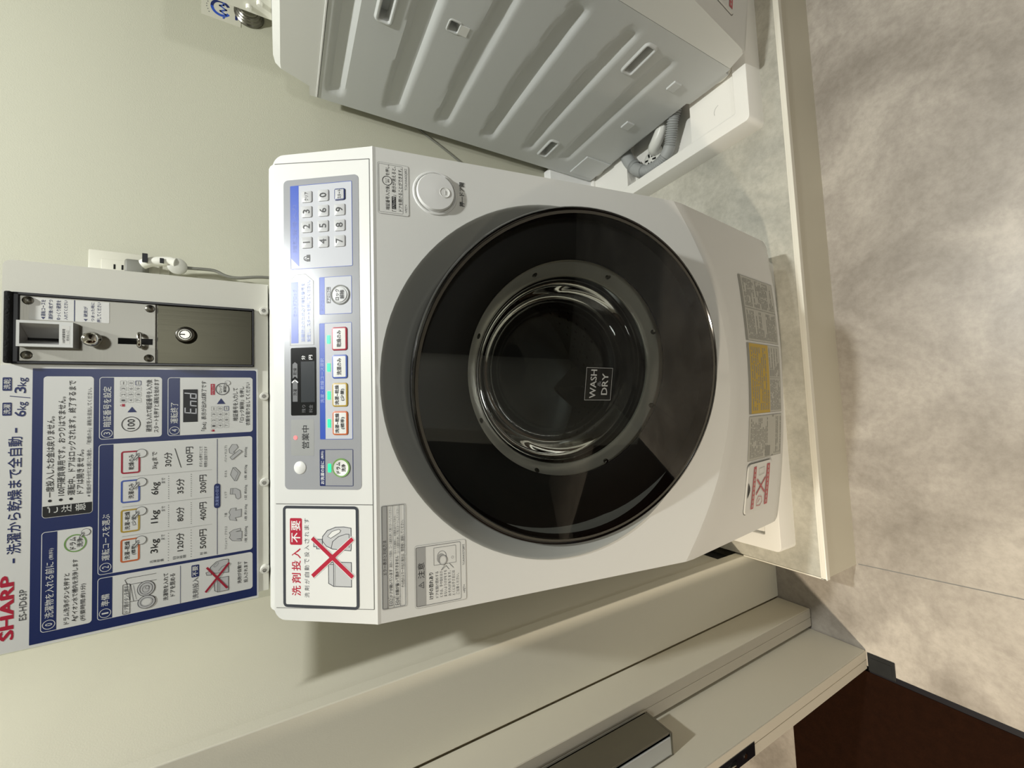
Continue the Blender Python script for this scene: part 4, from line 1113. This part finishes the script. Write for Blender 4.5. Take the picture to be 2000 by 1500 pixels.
p.disc(-294, 177, 11.2, K, 5, 10.2); p.disc(-294, 177, 10.5, 'key_grey', 6, 9.5); p.ring(-294, 177, 8.4, 0.5, K, 7, 7.4); p.ring(-294.5, 177.4, 5, 0.4, 'ink_grey', 7, 4); p.ring(-292.5, 175.6, 2.6, 0.4, 'ink_grey', 7)
p.disc(-313.4, 176.4, 9.6, K, 8, 10.2); p.disc(-313.4, 176.4, 8.9, 'key_grey', 9, 9.5); p.ring(-313.4, 176.4, 6.6, 0.5, 'ink_grey', 10, 7.2); p.disc(-313.4, 176.4, 4.6, WH, 10, 5.2)
p.text('洗濯物を入れて', (-317.3, 151.8, -277.2, 157.7), K, 4, 0.015); p.text('ドアを閉める', (-313.2, 143.7, -279.6, 149.7), K, 4, 0.015); p.line([(-325.8, 137.4), (-269.9, 137.4)], 0.6, NV, 4)
p.text('洗剤投入', (-323.8, 115.3, -291.9, 122.7), 'ink_grey', 4, 0.01); p.rect(-291, 114.5, -272.6, 124, NV, 4, 1.2); p.text('不要', (-289.4, 116, -274.4, 122.6), WH, 5, 0.02)
p.shape([(-321, 77), (-321, 91), (-318, 95), (-303, 95.6), (-299.5, 91), (-299.5, 77)], 'key_grey', K, 0.6, 4); p.line([(-321, 91), (-299.6, 91)], 0.5, K, 6); p.line([(-321, 88.6), (-299.6, 88.6)], 0.4, 'ink_grey', 6)
p.shape([(-293, 77), (-291, 95), (-285, 101), (-280, 100), (-273.5, 93), (-271.8, 84), (-272.5, 77)], 'key_grey', K, 0.6, 4); p.shape([(-292.6, 99), (-292, 105), (-287.6, 106), (-286, 100)], 'key_grey', K, 0.5, 4); p.line([(-288, 90), (-283, 86), (-279.6, 77.4)], 0.5, 'ink_grey', 6); p.ring(-278, 93, 4.2, 0.4, 'ink_grey', 6, 1.8, 20, -0.8)
p.line([(-316.4, 105.6), (-279.6, 77)], 3.0, 'ink_crimson', 8); p.line([(-316.2, 79.4), (-281, 104)][::-1], 3.0, 'ink_crimson', 9)
p.text('洗剤が自動で', (-314.5, 59.8, -279.8, 65.2), K, 4, 0.015); p.text('投入されます', (-314.7, 51.3, -281.0, 56.7), K, 4, 0.015)
# 2
sbox(-263.4, 44.6, -78.8, 229.6, 15.6); p.ring(-253.6, 221.4, 6.2, 0.7, WH, 4); p.text('2', (-255.3, 217.9, -251.7, 224.9), WH, 4); p.text('運転コースを選ぶ', (-243.9, 217.0, -178.8, 225.5), WH, 4, 0.008)
for x0, x1, c, tx in ((-251.2, -217.6, 'ink_orange', ['洗濯~乾燥', '(標準)']), (-208.4, -175.2, 'ink_yellow', ['洗濯~乾燥', '(少量)']), (-165.9, -132.7, 'ink_blue', ['洗濯のみ']), (-123.6, -90.5, 'ink_crimson', ['乾燥のみ'])):
    p.rect(x0, 184.4, x1, 205.8, WH, 3, 3.2); p.frame(x0, 184.4, x1, 205.8, 2.2, c, 4, 3.4); xm = (x0 + x1) / 2
    if len(tx) == 2: p.text(tx[0], (xm - 13, 195.5, xm + 13, 201.2), K, 4, 0.02); p.text(tx[1], (xm - 7.6, 188.4, xm + 7.6, 193.8), K, 4, 0.02)
    else: p.text(tx[0], (xm - 11, 191.4, xm + 11, 197.4), K, 4, 0.02)
    p.hand(xm + 3.0, 191.0, 14.5, 6)
p.text('3kg', (-244.4, 161.6, -223.8, 172.4), K, 4, 0.01); p.text('まで', (-226.7, 156.2, -218.8, 160.4), 'ink_grey', 4, 0.01); p.text('1kg', (-200.2, 161.6, -181.2, 172.1), K, 4, 0.01); p.text('まで', (-184.2, 156, -176.5, 160.1), 'ink_grey', 4, 0.01); p.text('6kg', (-158.2, 161.4, -139.6, 171.9), K, 4, 0.01); p.text('まで', (-142.3, 156, -134.2, 160.2), 'ink_grey', 4, 0.01); p.text('3kgまで', (-119.9, 164.2, -94.0, 171.4), K, 4, 0.005)
for xa, xb in ((-258.8, -218.3), (-208, -176.2), (-166, -132.6)):
    for z in (151.8, 124.5):
        n_ = 11
        for i in range(n_): p.disc(xa + (xb - xa) * i / (n_ - 1), z, 0.55, 'ink_grey', 4, seg=8)
for s_, q_ in (('120分', (-247.6, 133.4, -220.3, 142.5)), ('80分', (-202.7, 133.4, -181.1, 142.5)), ('35分', (-160.6, 133.4, -137.9, 142.6)), ('30分', (-117.8, 148.1, -96.4, 157.1)), ('500円', (-249.2, 105.4, -219.7, 114.2)), ('400円', (-205.8, 105.4, -177.8, 114.2)), ('300円', (-163.3, 105.4, -135.2, 114.2)), ('100円', (-117.8, 122.3, -90.1, 131))): p.text(s_, q_, K, 4, 0.008)
p.line([(-120.6, 137), (-91.4, 144.4)], 0.8, K, 4); p.text('ボタンを押すことで', (-122.5, 110.7, -90.7, 114.8), 'ink_grey', 4, 0.012); p.text('時間を追加できます', (-123.2, 104.5, -91.2, 108.7), 'ink_grey', 4, 0.012)
for s_, z0, z1 in (('洗濯容量', 157.2, 173.6), ('目安時間', 130.4, 146.6), ('料金', 105, 113.8)):
    n_ = len(s_); h_ = (z1 - z0) / n_
    for i, ch in enumerate(s_): p.text(ch, (-258.6, z1 - (i + 1) * h_ + 0.3, -254.6, z1 - i * h_ - 0.3), 'ink_grey', 4, 0.012)
for x in (-221 + 7.4, -171.2 + 0.0, -128.2): p.line([(x, 98.4), (x, 204)], 0.35, 'ink_light', 4)
p.line([(-262, 91.7), (-80.6, 91.7)], 0.7, NV, 4); p.rect(-189.7, 87.6, -151, 95.8, NV, 5, 4); p.text('洗濯量の目安', (-186, 89.5, -154.6, 94), 'pale_blue', 6, 0.01)
for s_, q_ in (('ワイシャツ・ブラウス', (-256.4, 78.6, -220.1, 82)), ('下着', (-205.7, 79, -199.1, 82.3)), ('くつ下', (-175.4, 79, -165, 82.2)), ('タオル', (-142.4, 79, -131.3, 82.2)), ('パジャマ(上下)', (-118.1, 78.6, -91.6, 82.2)), ('1枚 約200g', (-250.2, 51.2, -224.8, 55.9)), ('1枚 約130g', (-215.1, 51.5, -189.3, 55.8)), ('1足 約50g', (-181.5, 51.5, -157.9, 55.8)), ('1枚 約70g', (-148.9, 51.5, -125.2, 55.8)), ('約500g', (-112.8, 51.4, -96.4, 55.7))): p.text(s_, q_, 'ink_grey', 4, 0.012)
G = 'key_grey'
p.shape([(-247, 60), (-244.6, 72), (-239, 76), (-235, 74.4), (-231, 76), (-227.4, 70), (-226.6, 61), (-230, 61), (-231, 67), (-231.4, 59), (-243, 59), (-243, 66), (-244, 60)], G, 'ink_grey', 0.5, 4)
p.shape([(-213.8, 66), (-211, 75), (-206, 76.3), (-203, 74.6), (-199, 76.3), (-193.4, 74), (-193, 67), (-197, 67.4), (-196, 59.6), (-208, 60), (-208.6, 68)], G, 'ink_grey', 0.5, 4)
p.shape([(-170, 74.9), (-161, 74), (-161.6, 67), (-166, 61.4), (-177, 60.5), (-179.5, 64), (-177, 67), (-171, 68)], G, 'ink_grey', 0.5, 4); p.line([(-170, 72), (-161.2, 71)], 0.4, 'ink_grey', 6)
p.shape([(-149.6, 66), (-137, 61), (-127.8, 68), (-128, 71), (-139, 74.5), (-149.4, 69)], G, 'ink_grey', 0.5, 4); p.line([(-149.4, 69), (-137, 64), (-128, 71)], 0.4, 'ink_grey', 6)
p.shape([(-109, 66), (-104, 75.6), (-98, 76.3), (-90.6, 72), (-91, 66), (-96, 64), (-103, 70)], G, 'ink_grey', 0.5, 4); p.shape([(-115.4, 72), (-111, 75), (-99.5, 62), (-103, 58.6)], G, 'ink_grey', 0.5, 6)
# 3


def pad(x0, z0, x1, z1):
    dx = (x1 - x0) / 4; dz = (z1 - z0) / 3
    for i, ch in enumerate(('1', '2', '3', '#', '4', '5', '6', '0', '7', '8', '9', '*')):
        cx, cz = x0 + (i % 4 + 0.5) * dx, z1 - (i // 4 + 0.5) * dz
        p.frame(cx - dx * 0.4, cz - dz * 0.4, cx + dx * 0.4, cz + dz * 0.4, 0.7 if ch == '*' else 0.35, NV if ch == '*' else 'ink_light', 4, 0.9)
        if ch.isdigit(): p.text(ch, (cx - dx * 0.16, cz - dz * 0.22, cx + dx * 0.16, cz + dz * 0.22), 'ink_grey', 4)
        else: p.rect(cx - dx * 0.24, cz - 0.5, cx + dx * 0.24, cz + 0.5, 'ink_light', 4)


sbox(-71.8, 160, 18, 229.4, 15.4); p.ring(-63.4, 221, 6.1, 0.7, WH, 4); p.text('3', (-65.1, 217.5, -61.7, 224.5), WH, 4); p.text('暗証番号を設定', (-53.9, 216.6, 4, 225.3), WH, 4, 0.008)
p.ring(-51.3, 195, 11, 0.9, K, 4, 10.6); p.text('100', (-58.4, 191, -44.2, 199), K, 4, 0.015); p.poly([(-34, 188.8), (-25.9, 194), (-34, 199.2)], NV, 4); pad(-20.5, 183, 13.4, 208); p.rect(-25.4, 202, -21.6, 205, 'ink_red', 4); p.frame(-24.8, 203.6, -22.2, 207, 0.5, 'ink_red', 4, 1.1)
p.text('硬貨を入れて暗証番号を入力後', (-63.7, 171.6, 14.1, 178.3), K, 4, 0.015); p.text('スタートを押すと運転を始めます', (-65.2, 163.6, 15.1, 169.6), K, 4, 0.015)
# 4
sbox(-71.8, 43.9, 17.6, 153.2, 14.6); p.ring(-63.8, 145, 6.1, 0.7, WH, 4); p.text('4', (-65.7, 141.5, -61.7, 148.5), WH, 4); p.text('運転終了', (-52.8, 140.6, -21, 149.9), WH, 4, 0.008)
p.rect(-51.7, 116.6, -1, 134.6, K, 4)
for ch, x in (('E', -38.6), ('n', -27), ('d', -15.4)):
    seg = {'E': [((0, 0), (0, 13.6)), ((0, 13.6), (7, 13.6)), ((0, 6.8), (6, 6.8)), ((0, 0), (7, 0))], 'n': [((0, 0), (0, 6.8)), ((0, 6.8), (7, 6.8)), ((7, 6.8), (7, 0))], 'd': [((0, 0), (0, 6.8)), ((0, 6.8), (7, 6.8)), ((7, 0), (7, 13.6)), ((0, 0), (7, 0))]}[ch]
    for (a, c), (d, e) in seg: p.line([(x + a + c * 0.12, 118.6 + c), (x + d + e * 0.12, 118.6 + e)], 1.5, 'help_face', 5)
p.text('「End」表示が出れば終了です', (-66.5, 105.8, 12, 112.2), K, 4, 0.015); pad(-64, 75.4, -27.6, 100.4); p.rect(-68.4, 95.2, -65.2, 98, 'ink_red', 4); p.frame(-68, 96.6, -65.6, 99.8, 0.5, 'ink_red', 4, 1)
p.poly([(-24.8, 81), (-15.8, 86.6), (-24.8, 92.2)], NV, 4); p.rect(-10.1, 94.8, 7.5, 100.2, 'ink_red', 4); p.text('ドアロック中', (-9, 96, 6.4, 99), WH, 5); p.ring(-1, 84.8, 9.6, 1.3, 'ink_grey', 4, 9.2); p.text('ロック', (-7, 85.4, 5, 89.6), K, 4, 0.02); p.text('解除', (-6, 79.4, 3.6, 84), K, 4, 0.02); p.hand(3.6, 82.6, 8.6, 5)
p.text('暗証番号を入力して', (-52.4, 64.3, 0.6, 71), K, 4, 0.015); p.text('「ロック解除」を押し', (-55.4, 55.8, 2.8, 61.9), K, 4, 0.015); p.text('衣類を取り出してください', (-61, 47.6, 9.6, 53.6), K, 4, 0.015)
p.build('sign_print', sg)

# ------------------------------------------------------------------ things on the back wall
ol = thing('wall_outlet', 'white wall outlet half hidden behind the coin panel', 'outlet', (0.300, YW, 1.425))
b = MB('outlet_ivory'); b.box(-0.045, 0.052, -0.007, -0.0002, -0.06, 0.066, bev=0.003); b.build('cover_plate', ol, smooth=30)
b = MB(['outlet_ivory', 'black_hole']); b.box(-0.018, 0.034, -0.0105, -0.006, -0.045, 0.046, 'outlet_ivory', bev=0.002); b.box(0.014, 0.024, -0.0108, -0.0100, 0.012, 0.015, 'black_hole'); b.box(0.014, 0.024, -0.0108, -0.0100, 0.024, 0.027, 'black_hole'); b.build('socket', ol, smooth=30)
pc = thing('power_plug', 'grey power plug with white taped connector and cord on the wall outlet', 'plug', (0.316, YW - 0.0107, 1.41))
b = MB('cable_grey'); b.box(-0.016, 0.013, -0.034, -0.0004, -0.014, 0.018, bev=0.005, seg=3); b.build('plug_body', pc, smooth=40)
b = MB(['cap_white', 'ink_black']); b.tube([(0.004, -0.032, -0.010), (0.010, -0.036, -0.024), (0.014, -0.038, -0.052), (0.012, -0.040, -0.064)], 0.0095, seg=18, smooth=6); b.box(0.004, 0.022, -0.049, -0.0465, -0.021, -0.013, 'ink_black'); b.box(0.006, 0.016, -0.0496, -0.047, -0.046, -0.040, 'ink_black'); b.build('taped_connector', pc, smooth=40)
b = MB('label_grey'); b.lathe([(0.0, 0.006), (0.012, 0.006), (0.0165, 0.003), (0.0165, -0.003), (0.012, -0.006), (0.0, -0.006)], (0.006, -0.038, -0.066), (0.1, 1, 0), seg=28); b.build('cord_disc', pc, smooth=40)
b = MB('cable_grey'); b.tube([(0.006, -0.036, -0.064), (0.006, -0.034, -0.085), (0.008, -0.030, -0.125), (-0.001, -0.030, -0.147), (-0.003, -0.030, -0.17), (0.005, -0.030, -0.225), (0.004, -0.024, -0.34), (-0.04, -0.016, -0.6)], 0.0033, seg=10, smooth=8); b.build('cord', pc, smooth=60)

wd = thing('wall_duct', 'small white box fixed to the back wall between the two washing machines', 'duct box', (0.735, YW, ST + 0.010))
b = MB('duct_white'); b.box(-0.055, 0.0655, -0.036, -0.0003, 0.0, 0.226, bev=0.0012); b.build('duct_cover', wd, smooth=0)
wc = thing('earth_wire', 'thin grey wire running slanted along the back wall between the washing machines', 'wire', (0, YW, 0))
b = MB('cable_grey'); b.tube([(0.90, -0.010, 0.92), (0.852, -0.004, 0.862), (0.8104, -0.0031, 0.798), (0.785, -0.0031, 0.747), (0.761, -0.0031, 0.700), (0.72, -0.004, 0.63), (0.66, -0.010, 0.56)], 0.0026, seg=8, smooth=6); b.build('wire_run', wc, smooth=60)

tap = thing('water_tap', 'chrome water tap fitting on the wall above the grey ribbed machine', 'tap', (0.974, YW, 1.222))
b = MB(['chrome_dark', 'chrome']); b.lathe([(0.031, 0.0003), (0.031, 0.004), (0.028, 0.007), (0.0272, 0.010), (0.025, 0.012), (0.0245, 0.016), (0.0225, 0.018), (0.0205, 0.0185), (0.0200, 0.024), (0.0, 0.0242)], (0, 0, 0), (0, -1, 0), seg=40); b.build('flange', tap, smooth=30)
b = MB('cap_white'); b.tube([(0.012, -0.024, 0.004), (0.022, -0.030, -0.006), (0.014, -0.032, -0.026), (0.007, -0.026, -0.034)], 0.0013, seg=8, smooth=6); b.build('tie_wire', tap, smooth=60)
b = MB(['cap_white', 'black_hole'])
b.lathe([(0.0075, 0.0), (0.0075, 0.010), (0.0058, 0.012), (0.004, 0.012), (0.0036, 0.004), (0, 0.004)], (0.005, -0.022, -0.036), (-0.2, -1, -0.3), seg=18); b.build('hose_clip', tap, smooth=40)
cdn = thing('logo_card', 'small white card with a blue swirl logo on the wall above the water tap', 'card', (0.9655, YW, 1.275))
b = MB('outlet_ivory'); b.box(-0.030, 0.034, -0.0008, -0.0001, -0.036, 0.040); b.build('card', cdn, smooth=0)
p = Print(lambda x, z, l=0: (x / 1000, -0.0008 - l * LAY, z / 1000))
for i in range(30):
    a0, a1 = math.radians(-60 + 10 * i), math.radians(-60 + 10 * (i + 1)); c_ = 'ink_navy' if i < 15 else 'band_blue'
    p.poly([(20 * math.cos(a0), 3 + 20 * math.sin(a0)), (20 * math.cos(a1), 3 + 20 * math.sin(a1)), (14 * math.cos(a1), 3 + 14 * math.sin(a1)), (14 * math.cos(a0), 3 + 14 * math.sin(a0))], c_, 1)
p.line([(-22, -2), (-12, -6), (-7, 4), (0, -7), (6, 5), (10, -2), (17, -2)], 3.6, 'ink_blue', 2)
p.rect(-16, -29.5, 14, -24.5, 'ink_navy', 1)
for i in range(6): p.disc(-18 + 6 * i, 31 - abs(i - 2.5) * 2.2, 1.2, 'ink_grey', 1, seg=10)
p.build('card_print', cdn)

for x_, y_, l_ in ((0.50, 0.28, 'over the front of the white washing machine'), (1.40, 0.28, 'to the right, over the grey ribbed machine')):
    ceiling_light(x_, y_, 'round ceiling downlight ' + l_)
